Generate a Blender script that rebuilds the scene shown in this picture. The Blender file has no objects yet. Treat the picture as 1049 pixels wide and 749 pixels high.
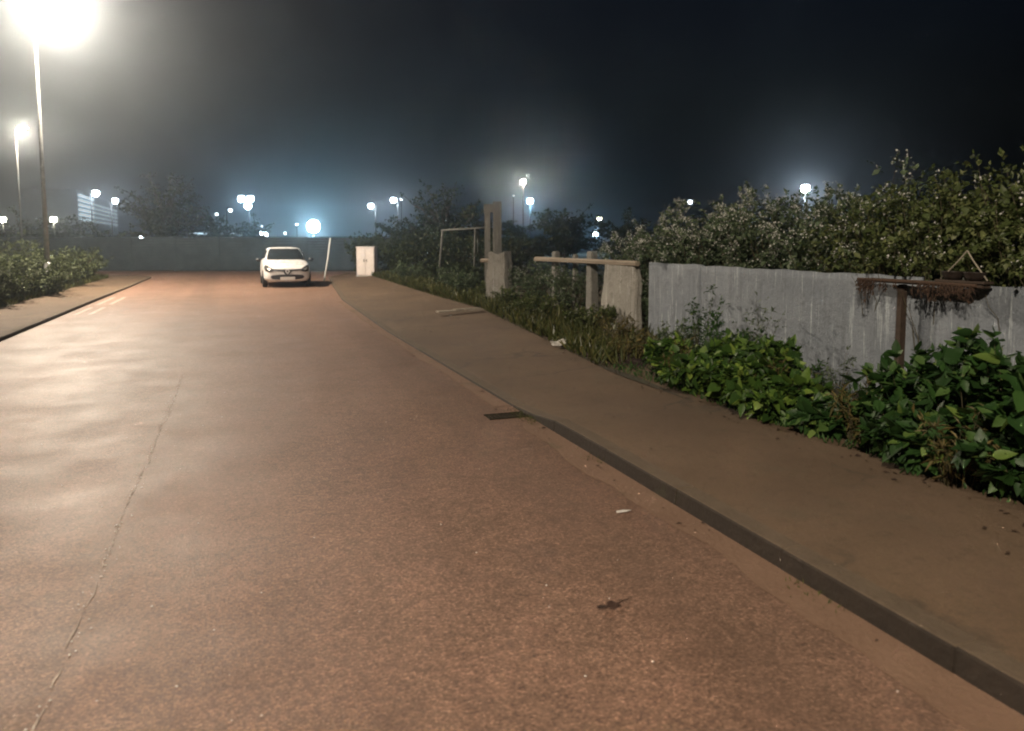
import bpy, bmesh, math, random
import numpy as np
from mathutils import Vector, Matrix

random.seed(7)
rng = np.random.default_rng(7)
scn = bpy.context.scene
COL = scn.collection
R = math.radians

# ------------------------------------------------------------------ camera frame (used only to work out real positions)
F, CX, HY, CAMH = 770.0, 524.5, 247.0, 1.7
PIT = R(5.0)
KSH = (374.5 - HY) / F - math.tan(PIT)
YAW = math.atan((CX - 245) / F * math.cos(PIT))
_f = Vector((math.sin(YAW) * math.cos(PIT), math.cos(YAW) * math.cos(PIT), -math.sin(PIT)))
_r = Vector((math.cos(YAW), -math.sin(YAW), 0))
_u = _r.cross(_f)
def at(x, y, d):
    return Vector((0, 0, CAMH)) + (_f + _r * ((x - CX) / F) + _u * ((374.5 - y) / F - KSH)) * d
def ground_at(x, y, z=0.0):
    v = _f + _r * ((x - CX) / F) + _u * ((374.5 - y) / F - KSH)
    return Vector((0, 0, CAMH)) + v * ((z - CAMH) / v.z)

# ------------------------------------------------------------------ materials
class NT:
    def __init__(s, name):
        s.m = bpy.data.materials.new(name); s.m.use_nodes = True
        s.n = s.m.node_tree; s.n.nodes.clear()
        s.out = s.n.nodes.new('ShaderNodeOutputMaterial')
        s.b = s.n.nodes.new('ShaderNodeBsdfPrincipled')
        s.n.links.new(s.b.outputs[0], s.out.inputs[0])
        s.tc = s.n.nodes.new('ShaderNodeTexCoord')
    def link(s, a, b): s.n.links.new(a, b)
    def mapping(s, scale=(1, 1, 1), rot=(0, 0, 0), gen='Object'):
        n = s.n.nodes.new('ShaderNodeMapping'); n.inputs['Scale'].default_value = scale
        n.inputs['Rotation'].default_value = rot
        s.link(s.tc.outputs[gen], n.inputs[0]); return n.outputs[0]
    def noise(s, scale, detail=4, rough=0.6, vec=None, dist=0.0):
        n = s.n.nodes.new('ShaderNodeTexNoise'); n.inputs['Scale'].default_value = scale
        n.inputs['Detail'].default_value = detail; n.inputs['Roughness'].default_value = rough
        n.inputs['Distortion'].default_value = dist
        s.link(vec if vec is not None else s.tc.outputs['Object'], n.inputs['Vector']); return n.outputs[0]
    def voronoi(s, scale, vec=None, feature='F1'):
        n = s.n.nodes.new('ShaderNodeTexVoronoi'); n.inputs['Scale'].default_value = scale; n.feature = feature
        s.link(vec if vec is not None else s.tc.outputs['Object'], n.inputs['Vector']); return n.outputs[0]
    def ramp(s, fac, stops):
        n = s.n.nodes.new('ShaderNodeValToRGB')
        e = n.color_ramp.elements
        while len(e) < len(stops): e.new(0.5)
        for k, (p, c) in enumerate(stops):
            e[k].position = p
            e[k].color = (c[0], c[1], c[2], 1) if hasattr(c, '__len__') else (c, c, c, 1)
        s.link(fac, n.inputs[0]); return n.outputs[0]
    def mix(s, fac, a, b, mode='MIX'):
        n = s.n.nodes.new('ShaderNodeMix'); n.data_type = 'RGBA'; n.blend_type = mode
        for sock, v in ((n.inputs[0], fac), (n.inputs[6], a), (n.inputs[7], b)):
            if hasattr(v, 'node'): s.link(v, sock)
            elif hasattr(v, '__len__'): sock.default_value = (*v[:3], 1)
            else: sock.default_value = v
        return n.outputs[2]
    def math(s, op, a, b=0.0):
        n = s.n.nodes.new('ShaderNodeMath'); n.operation = op
        for k, v in enumerate((a, b)):
            if hasattr(v, 'node'): s.link(v, n.inputs[k])
            else: n.inputs[k].default_value = v
        return n.outputs[0]
    def bump(s, h, strength=0.3, dist=0.01, prev=None):
        n = s.n.nodes.new('ShaderNodeBump'); n.inputs['Strength'].default_value = strength
        n.inputs['Distance'].default_value = dist
        s.link(h, n.inputs['Height'])
        if prev is not None: s.link(prev, n.inputs['Normal'])
        return n.outputs[0]
    def set(s, **k):
        for kk, v in k.items():
            sock = s.b.inputs[kk.replace('_', ' ')]
            if hasattr(v, 'node'): s.link(v, sock)
            elif hasattr(v, '__len__'): sock.default_value = (*v[:3], 1)
            else: sock.default_value = v
        return s

def simple(name, c, rough=0.6, var=0.25, scale=6, metallic=0.0, bump=0.1, spec=0.5):
    t = NT(name)
    n = t.noise(scale, 5)
    col = t.ramp(n, [(0.3, tuple(x * (1 - var) for x in c)), (0.7, tuple(min(1, x * (1 + var)) for x in c))])
    t.set(Base_Color=col, Metallic=metallic)
    t.set(Roughness=t.ramp(t.noise(scale * 2.3, 3), [(0.3, max(0.03, rough - 0.1)), (0.7, min(1, rough + 0.1))]))
    t.b.inputs['Specular IOR Level'].default_value = spec
    if bump: t.set(Normal=t.bump(t.noise(scale * 8, 4), bump, 0.01))
    return t.m

def emit(name, c, strength, sample=False):
    t = NT(name)
    t.set(Base_Color=(0.8, 0.8, 0.8), Emission_Color=c, Emission_Strength=strength)
    if not sample: t.m.cycles.emission_sampling = 'NONE'
    return t.m

M = {}
# road: reddish worn asphalt
def road_mat():
    t = NT('road_asphalt')
    big = t.noise(0.35, 3, 0.55)
    mid = t.noise(2.2, 5, 0.65)
    streak = t.noise(1.0, 4, 0.6, t.mapping((2.6, 0.10, 1)))
    grain = t.noise(62, 2, 0.6)
    chips = t.voronoi(95)
    col = t.ramp(big, [(0.35, (0.190, 0.112, 0.077)), (0.65, (0.240, 0.145, 0.101))])
    col = t.mix(t.ramp(mid, [(0.4, 0.0), (0.75, 0.55)]), col, (0.115, 0.070, 0.046))
    col = t.mix(t.ramp(streak, [(0.45, 0.0), (0.8, 0.45)]), col, (0.21, 0.135, 0.092))
    vc = t.n.nodes.new('ShaderNodeTexVoronoi'); vc.inputs['Scale'].default_value = 95; t.link(t.tc.outputs['Object'], vc.inputs['Vector'])
    sp = t.n.nodes.new('ShaderNodeSeparateColor'); t.link(vc.outputs['Color'], sp.inputs[0])
    col = t.mix(0.8, col, t.ramp(sp.outputs[0], [(0.0, 0.28), (0.8, 0.62), (1.0, 0.9)]), 'OVERLAY')
    col = t.mix(0.4, col, t.ramp(grain, [(0.32, 0.15), (0.70, 0.9)]), 'OVERLAY')
    col = t.mix(0.4, col, t.ramp(t.noise(13, 5, 0.75), [(0.35, 0.25), (0.65, 0.75)]), 'OVERLAY')
    col = t.mix(t.ramp(chips, [(0.0, 0.35), (0.10, 0.0)]), col, (0.40, 0.32, 0.26))
    tr = t.noise(1.0, 3, 0.5, t.mapping((0.75, 0.02, 1)))
    col = t.mix(t.ramp(tr, [(0.5, 0.0), (0.62, 0.35)]), col, (0.10, 0.066, 0.047))
    blot = t.noise(0.9, 6, 0.7, dist=0.6)
    col = t.mix(t.ramp(blot, [(0.60, 0.0), (0.75, 0.5)]), col, (0.085, 0.062, 0.052))
    t.set(Base_Color=col, Roughness=t.ramp(t.noise(1.3, 4, 0.6), [(0.3, 0.57), (0.75, 0.70)]))
    nb = t.bump(vc.outputs[0], 0.2, 0.008)
    nb = t.bump(t.noise(9, 5, 0.7), 0.07, 0.02, nb)
    t.set(Normal=nb)
    return t.m
M['road'] = road_mat()
def pave_mat():
    t = NT('pavement_tarmac')
    big = t.noise(0.6, 4, 0.6); grain = t.noise(60, 3, 0.8)
    col = t.ramp(big, [(0.3, (0.090, 0.059, 0.034)), (0.7, (0.140, 0.093, 0.056))])
    col = t.mix(t.ramp(t.noise(1.6, 6, 0.7, dist=0.4), [(0.55, 0.0), (0.75, 0.6)]), col, (0.085, 0.072, 0.045))
    col = t.mix(0.45, col, t.ramp(grain, [(0.3, 0.3), (0.7, 0.75)]), 'OVERLAY')
    wv = t.n.nodes.new('ShaderNodeVectorMath'); wv.operation = 'ADD'
    nz_ = t.n.nodes.new('ShaderNodeTexNoise'); nz_.inputs['Scale'].default_value = 1.6; nz_.inputs['Detail'].default_value = 5
    t.link(t.tc.outputs['Object'], nz_.inputs['Vector']); t.link(t.tc.outputs['Object'], wv.inputs[0]); t.link(nz_.outputs['Color'], wv.inputs[1])
    ck = t.voronoi(0.42, wv.outputs[0], 'DISTANCE_TO_EDGE')
    msk = t.ramp(t.noise(0.7, 3), [(0.45, 0.0), (0.6, 0.8)])
    col = t.mix(t.math('MULTIPLY', t.ramp(ck, [(0.0, 1.0), (0.02, 0.0)]), msk), col, (0.035, 0.03, 0.02))
    col = t.mix(t.ramp(t.noise(9, 6, 0.8), [(0.52, 0.0), (0.68, 0.6)]), col, (0.062, 0.045, 0.026))
    t.set(Base_Color=col, Roughness=0.85, Normal=t.bump(grain, 0.6, 0.008, t.bump(t.noise(4, 4), 0.4, 0.03)))
    return t.m
M['pave'] = pave_mat()
def kerb_mat(name, a, b):
    t = NT(name)
    n = t.noise(3.0, 6, 0.7, dist=0.5)
    col = t.ramp(n, [(0.3, a), (0.7, b)])
    col = t.mix(t.ramp(t.noise(1.1, 5), [(0.58, 0), (0.72, 0.6)]), col, (0.055, 0.065, 0.028))
    t.set(Base_Color=col, Roughness=0.9, Normal=t.bump(t.noise(30, 5), 0.6, 0.015))
    return t.m
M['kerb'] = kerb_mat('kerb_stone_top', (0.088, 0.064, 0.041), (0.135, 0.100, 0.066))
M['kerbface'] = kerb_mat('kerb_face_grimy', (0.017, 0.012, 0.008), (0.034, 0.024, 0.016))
M['gutter'] = kerb_mat('gutter_concrete', (0.165, 0.098, 0.062), (0.205, 0.126, 0.082))
def soil_mat(name, a, b, g, amt):
    t = NT(name)
    col = t.ramp(t.noise(1.4, 6, 0.7), [(0.3, a), (0.7, b)])
    col = t.mix(t.ramp(t.noise(0.8, 6, 0.7, dist=0.5), [(0.4, 0.0), (0.65, amt)]), col, g)
    col = t.mix(0.5, col, t.ramp(t.noise(40, 4, 0.8), [(0.3, 0.2), (0.7, 0.8)]), 'OVERLAY')
    t.set(Base_Color=col, Roughness=0.95, Normal=t.bump(t.noise(18, 6, 0.75), 0.9, 0.05))
    return t.m
M['soil'] = soil_mat('verge_soil', (0.055, 0.042, 0.028), (0.10, 0.078, 0.052), (0.05, 0.062, 0.026), 0.7)
M['field'] = soil_mat('field_ground', (0.05, 0.045, 0.03), (0.09, 0.08, 0.05), (0.045, 0.06, 0.03), 0.9)
M['mound_dark'] = soil_mat('dark_reddish_brown', (0.03, 0.019, 0.015), (0.06, 0.036, 0.026), (0.04, 0.028, 0.02), 0.3)

def wall_mat(name, a, b, dark):
    t = NT(name)
    n = t.noise(1.2, 6, 0.65)
    col = t.ramp(n, [(0.3, a), (0.7, b)])
    st = t.noise(1.0, 6, 0.7, t.mapping((9, 9, 0.55)))
    col = t.mix(t.ramp(st, [(0.5, 0.0), (0.72, 0.55)]), col, dark)
    st2 = t.noise(1.0, 4, 0.8, t.mapping((16, 16, 0.9)))
    col = t.mix(t.ramp(st2, [(0.57, 0.0), (0.66, 0.65)]), col, tuple(min(0.7, x * 1.9) for x in b))
    col = t.mix(t.ramp(t.noise(5, 7, 0.8), [(0.5, 0), (0.66, 0.5)]), col, dark)
    t.set(Base_Color=col, Roughness=0.8)
    t.b.inputs['Specular IOR Level'].default_value = 0.3
    t.set(Normal=t.bump(t.noise(16, 7, 0.8), 0.9, 0.03, t.bump(st, 0.5, 0.03)))
    return t.m
M['wall'] = wall_mat('weathered_panel', (0.215, 0.245, 0.280), (0.315, 0.350, 0.388), (0.135, 0.152, 0.17))
M['slab'] = wall_mat('concrete_slab', (0.29, 0.28, 0.25), (0.42, 0.405, 0.36), (0.12, 0.115, 0.09))
M['post_conc'] = wall_mat('old_concrete_post', (0.24, 0.235, 0.215), (0.34, 0.335, 0.30), (0.11, 0.11, 0.09))
def wood_mat(name, a, b):
    t = NT(name)
    g = t.noise(1.0, 6, 0.7, t.mapping((14, 1.2, 14)), 0.8)
    col = t.ramp(g, [(0.3, a), (0.7, b)])
    t.set(Base_Color=col, Roughness=0.85, Normal=t.bump(g, 0.6, 0.01))
    return t.m
M['rail'] = wood_mat('weathered_rail_wood', (0.20, 0.165, 0.12), (0.34, 0.285, 0.22))
M['brown'] = wood_mat('dark_brown_wood', (0.030, 0.020, 0.013), (0.062, 0.040, 0.027))
M['plank'] = wood_mat('grey_plank_wood', (0.28, 0.24, 0.19), (0.42, 0.37, 0.30))
M['galv'] = simple('galvanised_steel', (0.42, 0.43, 0.43), 0.5, 0.15, 5, 0.35)
M['frame'] = simple('rusty_frame_pipe', (0.085, 0.088, 0.08), 0.8, 0.4, 8)
M['pipe'] = simple('dull_pipe_steel', (0.22, 0.23, 0.22), 0.6, 0.3, 8, 0.2)
M['farpole'] = simple('dark_lamp_pole', (0.016, 0.017, 0.017), 0.7, 0.15, 5)
M['housing'] = simple('lamp_housing_grey', (0.28, 0.28, 0.28), 0.5, 0.1, 5, 0.2)
M['fence'] = simple('dark_boarded_fence', (0.032, 0.048, 0.056), 0.8, 0.3, 1.5)  # blue of the floodlit haze in front is mixed into this colour
M['cabinet'] = simple('white_cabinet_paint', (0.72, 0.66, 0.62), 0.55, 0.1, 3)
M['pinkcab'] = simple('faded_pink_white_cabinet', (0.68, 0.60, 0.56), 0.6, 0.1, 3)
M['whitepole'] = simple('white_pole_paint', (0.7, 0.7, 0.68), 0.5, 0.12, 4)
M['litter'] = simple('crumpled_white_paper', (0.62, 0.6, 0.56), 0.8, 0.2, 14)
M['paint'] = simple('worn_white_road_paint', (0.36, 0.30, 0.25), 0.7, 0.3, 9)
M['seam'] = simple('pale_seam_filler', (0.42, 0.35, 0.29), 0.8, 0.5, 7, bump=0)
M['chip'] = simple('pale_stone_chip', (0.7, 0.66, 0.6), 0.25, 0.2, 20)
M['grate'] = simple('rusty_grate_iron', (0.022, 0.018, 0.010), 0.9, 0.4, 12, 0.0, spec=0.1)
M['deadleaf'] = simple('dry_dark_leaf', (0.05, 0.028, 0.02), 0.6, 0.4, 20)
M['pot'] = simple('dark_plastic_pot', (0.03, 0.022, 0.018), 0.5, 0.2, 9)
M['string'] = simple('pale_hanger_string', (0.30, 0.27, 0.21), 0.8, 0.2, 20)
M['building'] = simple('far_building_render', (0.25, 0.25, 0.25), 0.8, 0.15, 0.3)
M['cwhite'] = simple('car_white_paint', (0.70, 0.70, 0.69), 0.28, 0.02, 2, bump=0)
M['cblack'] = simple('car_black_plastic', (0.02, 0.02, 0.022), 0.4, 0.1, 5, bump=0)
M['cglass'] = simple('car_dark_glass', (0.022, 0.026, 0.028), 0.08, 0.1, 2, bump=0, spec=0.8)
M['chrome'] = simple('car_chrome', (0.85, 0.85, 0.85), 0.15, 0.03, 2, 1.0, bump=0)
M['badge'] = simple('silver_badge', (0.78, 0.78, 0.78), 0.35, 0.03, 2, 0.2, bump=0)
M['clens'] = simple('car_headlamp_lens', (0.42, 0.42, 0.40), 0.12, 0.15, 9, 0.3, bump=0)
M['tyre'] = simple('tyre_rubber', (0.022, 0.022, 0.022), 0.85, 0.2, 20)
M['rim'] = simple('alloy_rim', (0.45, 0.45, 0.46), 0.35, 0.1, 5, 0.8, bump=0)
M['plate'] = simple('number_plate_white', (0.72, 0.72, 0.70), 0.45, 0.03, 5, bump=0)

def leaf_mat(name, stops, rough=0.5, trans=0.25):
    t = NT(name)
    g = t.n.nodes.new('ShaderNodeNewGeometry')
    col = t.ramp(g.outputs['Random Per Island'], stops)
    col = t.mix(0.5, col, t.ramp(t.noise(1.6, 4), [(0.3, 0.3), (0.7, 0.72)]), 'OVERLAY')
    t.set(Base_Color=col, Roughness=rough)
    t.b.inputs['Specular IOR Level'].default_value = 0.35
    tr = t.n.nodes.new('ShaderNodeBsdfTranslucent'); t.link(col, tr.inputs[0])
    mx = t.n.nodes.new('ShaderNodeMixShader'); mx.inputs[0].default_value = trans
    t.link(t.b.outputs[0], mx.inputs[1]); t.link(tr.outputs[0], mx.inputs[2]); t.link(mx.outputs[0], t.out.inputs[0])
    return t.m
M['leaf_bright'] = leaf_mat('broad_green_leaf', [(0.0, (0.022, 0.055, 0.010)), (0.5, (0.055, 0.115, 0.020)), (0.82, (0.11, 0.19, 0.030)), (1.0, (0.23, 0.32, 0.06))])
M['leaf_deep'] = leaf_mat('deep_green_leaf', [(0.0, (0.018, 0.050, 0.012)), (0.7, (0.036, 0.090, 0.02)), (0.93, (0.075, 0.14, 0.035)), (1.0, (0.16, 0.24, 0.05))])
M['leaf_hedge'] = leaf_mat('hedge_leaf', [(0.0, (0.05, 0.080, 0.040)), (0.6, (0.105, 0.150, 0.078)), (1.0, (0.19, 0.235, 0.14))])
M['leaf_olive'] = leaf_mat('olive_hedge_leaf', [(0.0, (0.045, 0.066, 0.020)), (0.6, (0.095, 0.125, 0.042)), (1.0, (0.18, 0.20, 0.08))])
M['leaf_left'] = leaf_mat('verge_bush_leaf', rough=0.8, stops= [(0.0, (0.038, 0.052, 0.022)), (0.6, (0.065, 0.084, 0.034)), (1.0, (0.09, 0.108, 0.047))])
M['leaf_dark'] = leaf_mat('dark_tree_leaf', [(0.0, (0.025, 0.04, 0.02)), (1.0, (0.06, 0.075, 0.035))])
M['leaf_dry'] = leaf_mat('dry_weed_leaf', [(0.0, (0.07, 0.065, 0.022)), (0.6, (0.13, 0.11, 0.04)), (1.0, (0.20, 0.16, 0.06))])
M['grass'] = leaf_mat('grass_blade', [(0.0, (0.045, 0.06, 0.016)), (0.6, (0.085, 0.098, 0.028)), (1.0, (0.15, 0.14, 0.05))])
M['dead'] = leaf_mat('withered_stem', [(0.0, (0.030, 0.018, 0.013)), (1.0, (0.085, 0.052, 0.034))], 0.9, 0.05)
M['blossom'] = leaf_mat('white_blossom', [(0.0, (0.55, 0.56, 0.5)), (1.0, (0.8, 0.8, 0.76))], 0.6, 0.3)
M['stem'] = simple('green_brown_stem', (0.07, 0.06, 0.03), 0.8, 0.3, 10)
M['bark'] = simple('tree_bark', (0.07, 0.058, 0.045), 0.9, 0.35, 6, bump=0.5)

# ------------------------------------------------------------------ mesh helpers
class MB:
    def __init__(s): s.v, s.f = [], []
    def add(s, v, f):
        o = len(s.v); s.v += [tuple(p) for p in v]; s.f += [tuple(i + o for i in q) for q in f]; return s
    def box(s, c, size, rot=None, taper=1.0):
        x, y, z = (k / 2 for k in size); v = []
        for dz in (-1, 1):
            k = taper if dz > 0 else 1.0
            for dx, dy in ((-1, -1), (1, -1), (1, 1), (-1, 1)):
                p = Vector((dx * x * k, dy * y * k, dz * z))
                if rot is not None: p = rot @ p
                v.append(p + Vector(c))
        return s.add(v, [(3, 2, 1, 0), (4, 5, 6, 7), (0, 1, 5, 4), (1, 2, 6, 5), (2, 3, 7, 6), (3, 0, 4, 7)])
    def tube(s, pts, rad, n=8, cap=True):
        pts = [Vector(p) for p in pts]
        rad = rad if hasattr(rad, '__len__') else [rad] * len(pts)
        v, f = [], []
        for i, p in enumerate(pts):
            d = (pts[min(i + 1, len(pts) - 1)] - pts[max(i - 1, 0)]).normalized()
            a = d.cross(Vector((0.3, 0.2, 1)) if abs(d.z) < 0.9 else Vector((1, 0.1, 0))).normalized(); b = d.cross(a)
            for k in range(n):
                t = 2 * math.pi * k / n
                v.append(p + (a * math.cos(t) + b * math.sin(t)) * rad[i])
        for i in range(len(pts) - 1):
            for k in range(n):
                f.append((i * n + k, i * n + (k + 1) % n, (i + 1) * n + (k + 1) % n, (i + 1) * n + k))
        if cap:
            f.append(tuple(range(n))[::-1]); f.append(tuple((len(pts) - 1) * n + k for k in range(n)))
        return s.add(v, f)
    def lathe(s, prof, c=(0, 0, 0), n=20):
        v, f = [], []
        for r, z in prof:
            for k in range(n):
                t = 2 * math.pi * k / n
                v.append((c[0] + r * math.cos(t), c[1] + r * math.sin(t), c[2] + z))
        for i in range(len(prof) - 1):
            for k in range(n):
                f.append((i * n + k, i * n + (k + 1) % n, (i + 1) * n + (k + 1) % n, (i + 1) * n + k))
        f.append(tuple(range(n))[::-1]); f.append(tuple((len(prof) - 1) * n + k for k in range(n)))
        return s.add(v, f)
    def build(s, name, mat, parent=None, smooth=False, bevel=0.0, loc=None):
        me = bpy.data.meshes.new(name); me.from_pydata(s.v, [], s.f)
        if bevel or True:
            bm = bmesh.new(); bm.from_mesh(me)
            if bevel: bmesh.ops.bevel(bm, geom=bm.edges[:], offset=bevel, segments=2, affect='EDGES', clamp_overlap=True)
            bmesh.ops.recalc_face_normals(bm, faces=bm.faces[:]); bm.to_mesh(me); bm.free()
        return link(name, me, mat, parent, smooth, loc)

def link(name, me, mat, parent=None, smooth=False, loc=None):
    o = bpy.data.objects.new(name, me); COL.objects.link(o)
    for m in (mat if isinstance(mat, (list, tuple)) else [mat]): me.materials.append(m)
    if smooth: me.polygons.foreach_set('use_smooth', [True] * len(me.polygons))
    if parent is not None: o.parent = parent
    if loc is not None: o.location = loc
    return o
def tag(o, label, cat, group=None):
    o['label'] = label; o['category'] = cat
    if group: o['group'] = group
    return o
def thing(name, label, cat, loc=(0, 0, 0), rz=0.0, group=None):
    o = bpy.data.objects.new(name, None); COL.objects.link(o); o.empty_display_size = 0.2
    o.location = loc; o.rotation_euler = (0, 0, rz)
    return tag(o, label, cat, group)
def struct(o, kind='structure'):
    o['kind'] = kind; return o
def sheet(name, pts, z, mat, thick=0.0):
    bm = bmesh.new()
    vs = [bm.verts.new((p[0], p[1], z)) for p in pts]
    f = bm.faces.new(vs)
    if f.normal.z < 0: f.normal_flip()
    f.normal_update()
    if f.normal.z < 0: bmesh.ops.reverse_faces(bm, faces=[f])
    if thick:
        r = bmesh.ops.extrude_face_region(bm, geom=[f])
        for v in [g for g in r['geom'] if isinstance(g, bmesh.types.BMVert)]: v.co.z = z - thick
    bmesh.ops.triangulate(bm, faces=bm.faces[:])
    bmesh.ops.recalc_face_normals(bm, faces=bm.faces[:])
    me = bpy.data.meshes.new(name); bm.to_mesh(me); bm.free()
    return struct(link(name, me, mat))

# ------------------------------------------------------------------ the ground, road, pavements
LX, RX = -3.85, 2.60
base = MB(); base.add([(-620, -620, -0.03), (620, -620, -0.03), (620, 620, -0.03), (-620, 620, -0.03)], [(0, 1, 2, 3)])
struct(base.build('ground', M['field']))

# right road edge, and left road edge with the corner curve at the junction
redge = [(RX, -14), (RX, 6.6), (2.57, 14), (2.75, 22), (3.35, 30), (3.9, 36), (5.4, 40.5)]
curve = [(-3.85 - 2.6 + 2.6 * math.cos(t), 38.0 + 2.6 * math.sin(t)) for t in np.linspace(0, math.pi / 2, 9)]
ledge = [(LX, -14), (LX, 10), (LX, 22), (-3.83, 30)] + curve + [(-14, 41.4), (-30, 44.0)]
road_pts = redge + [(7.6, 42.4), (5.5, 43.4), (-6.5, 47.7), (-30, 56)] + ledge[::-1]
sheet('road', road_pts, 0.0, M['road'])

def offset(line, d):
    out = []
    for i, p in enumerate(line):
        a = Vector(line[max(i - 1, 0)]); b = Vector(line[min(i + 1, len(line) - 1)])
        t = (b - a).normalized(); out.append((p[0] + t.y * d, p[1] - t.x * d))
    return out
def resample(line, step):
    out = [line[0]]
    for a, b in zip(line[:-1], line[1:]):
        n = max(1, int((Vector(b) - Vector(a)).length / step))
        for k in range(1, n + 1): out.append(tuple(Vector(a).lerp(Vector(b), k / n)))
    return out
def kerb(name, line, h_at, side, width=0.14):
    """profile swept along the line; side=+1 puts the pavement right of the walking direction"""
    line = resample(line, 0.5)
    pts = []
    for i, p in enumerate(line):
        t = (Vector(line[min(i + 1, len(line) - 1)]) - Vector(line[max(i - 1, 0)])).normalized()
        if i % 2 or i in (0, len(line) - 1): pts.append((Vector(p), t, 0))
        else: pts += [(Vector(p) - t * 0.007, t, 0), (Vector(p), t, 1), (Vector(p) + t * 0.007, t, 0)]
    v, f, mi = [], [], []
    off = hof = 0.0
    for i, (p, t, jt) in enumerate(pts):
        if jt: off = random.uniform(-.003, .003); hof = random.uniform(-.0025, .0025)
        w = off + (0.007 if jt else random.uniform(-.0012, .0012))
        hh = h_at(p.y) + hof - (0.006 if jt else 0)
        nx, ny = t.y * side, -t.x * side
        for d, z in ((w, -0.02), (w + 0.006, hh - 0.014), (w + 0.014, hh - 0.003), (w + 0.024, hh), (width, hh)):
            v.append((p.x + nx * d, p.y + ny * d, z))
    line = pts
    for i in range(len(line) - 1):
        for k in range(4):
            q = (i * 5 + k, i * 5 + k + 1, (i + 1) * 5 + k + 1, (i + 1) * 5 + k)
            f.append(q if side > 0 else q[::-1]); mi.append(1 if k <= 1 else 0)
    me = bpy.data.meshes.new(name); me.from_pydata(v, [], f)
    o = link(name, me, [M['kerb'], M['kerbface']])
    me.polygons.foreach_set('material_index', mi)
    bm = bmesh.new(); bm.from_mesh(me); bmesh.ops.recalc_face_normals(bm, faces=bm.faces[:]); bm.to_mesh(me); bm.free()
    return struct(o)
def smooth(a, b, x):
    t = min(1, max(0, (x - a) / (b - a))); return t * t * (3 - 2 * t)
rk_h = lambda y: 0.108 - 0.086 * smooth(5.9, 7.0, y)
lk_h = lambda y: 0.075 - 0.02 * smooth(24, 30, y)
kerb('right_kerb', redge, rk_h, 1)
kerb('left_kerb', ledge, lk_h, -1)

# pavements follow the kerb height: strips between kerb back and outer edge
def pavement(name, inner, outer, h_at, mat):
    n = 90
    def par(line):
        line = [Vector(p) for p in line]; L = [0]
        for a, b in zip(line[:-1], line[1:]): L.append(L[-1] + (b - a).length)
        out = []
        for k in range(n):
            s = L[-1] * k / (n - 1)
            for i in range(len(line) - 1):
                if s <= L[i + 1] + 1e-6:
                    out.append(line[i].lerp(line[i + 1], (s - L[i]) / max(1e-6, L[i + 1] - L[i]))); break
        return out
    A, B = par(inner), par(outer); m = 8
    v, f = [], []
    for a, b in zip(A, B):
        for k in range(m):
            p = a.lerp(b, k / (m - 1) if k != 1 else 0.035); h = h_at(p.y)
            h = h + (0.10 - h) * smooth(0.15, 0.9, k / (m - 1))
            v.append((p.x, p.y, h - 0.016 + (0.013 if k else 0) + 0.004 * min(1, k) * math.sin(p.y * 2.1 + p.x * 3)))
    for i in range(n - 1):
        for k in range(m - 1):
            f.append((i * m + k, i * m + k + 1, (i + 1) * m + k + 1, (i + 1) * m + k))
    me = bpy.data.meshes.new(name); me.from_pydata(v, [], f)
    bm = bmesh.new(); bm.from_mesh(me); bmesh.ops.recalc_face_normals(bm, faces=bm.faces[:])
    if sum(fc.normal.z for fc in bm.faces) < 0: bmesh.ops.reverse_faces(bm, faces=bm.faces[:])
    bm.to_mesh(me); bm.free()
    return struct(link(name, me, mat, smooth=True))
rout = [(4.9, -14), (4.9, 8), (5.1, 9.5), (5.4, 11.5), (6.0, 17), (6.0, 24), (6.3, 34), (6.6, 40)]
pavement('right_pavement', offset(redge, 0.115), rout, rk_h, M['pave'])
lout = [(-5.9, -14), (-5.9, 20), (-5.8, 27), (-5.7, 37.0), (-7.2, 39.0), (-14, 39.9), (-30, 42.5)]
pavement('left_pavement', offset(ledge, -0.115), lout, lk_h, M['pave'])

# paler concrete gutter strip along the raised right kerb
def strip(name, line, d0, d1, z, mat, wob=0.02, step=0.4):
    line = resample(line, step); v, f = [], []
    for i, p in enumerate(line):
        w = wob * (math.sin(p[1] * 2.2) + 0.6 * math.sin(p[1] * 5.7 + 1)) + random.uniform(-wob, wob) * 0.45
        v += [(p[0] + d0, p[1], z), (p[0] + d1 + w, p[1], z)]
    for i in range(len(line) - 1): f.append((2 * i, 2 * i + 1, 2 * i + 3, 2 * i + 2))
    me = bpy.data.meshes.new(name); me.from_pydata(v, [], f)
    bm = bmesh.new(); bm.from_mesh(me); bmesh.ops.recalc_face_normals(bm, faces=bm.faces[:])
    if sum(fc.normal.z for fc in bm.faces) < 0: bmesh.ops.reverse_faces(bm, faces=bm.faces[:])
    bm.to_mesh(me); bm.free()
    return struct(link(name, me, mat))
strip('gutter', [(RX, -6), (RX, 6.4)], -0.01, -0.23, 0.004, M['gutter'], 0.028, 0.07)
strip('dropped_kerb_edge', [(2.585, 7.2), (2.56, 14), (2.72, 21.5)], 0.0, -0.16, 0.004, M['gutter'], 0.02)

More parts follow.
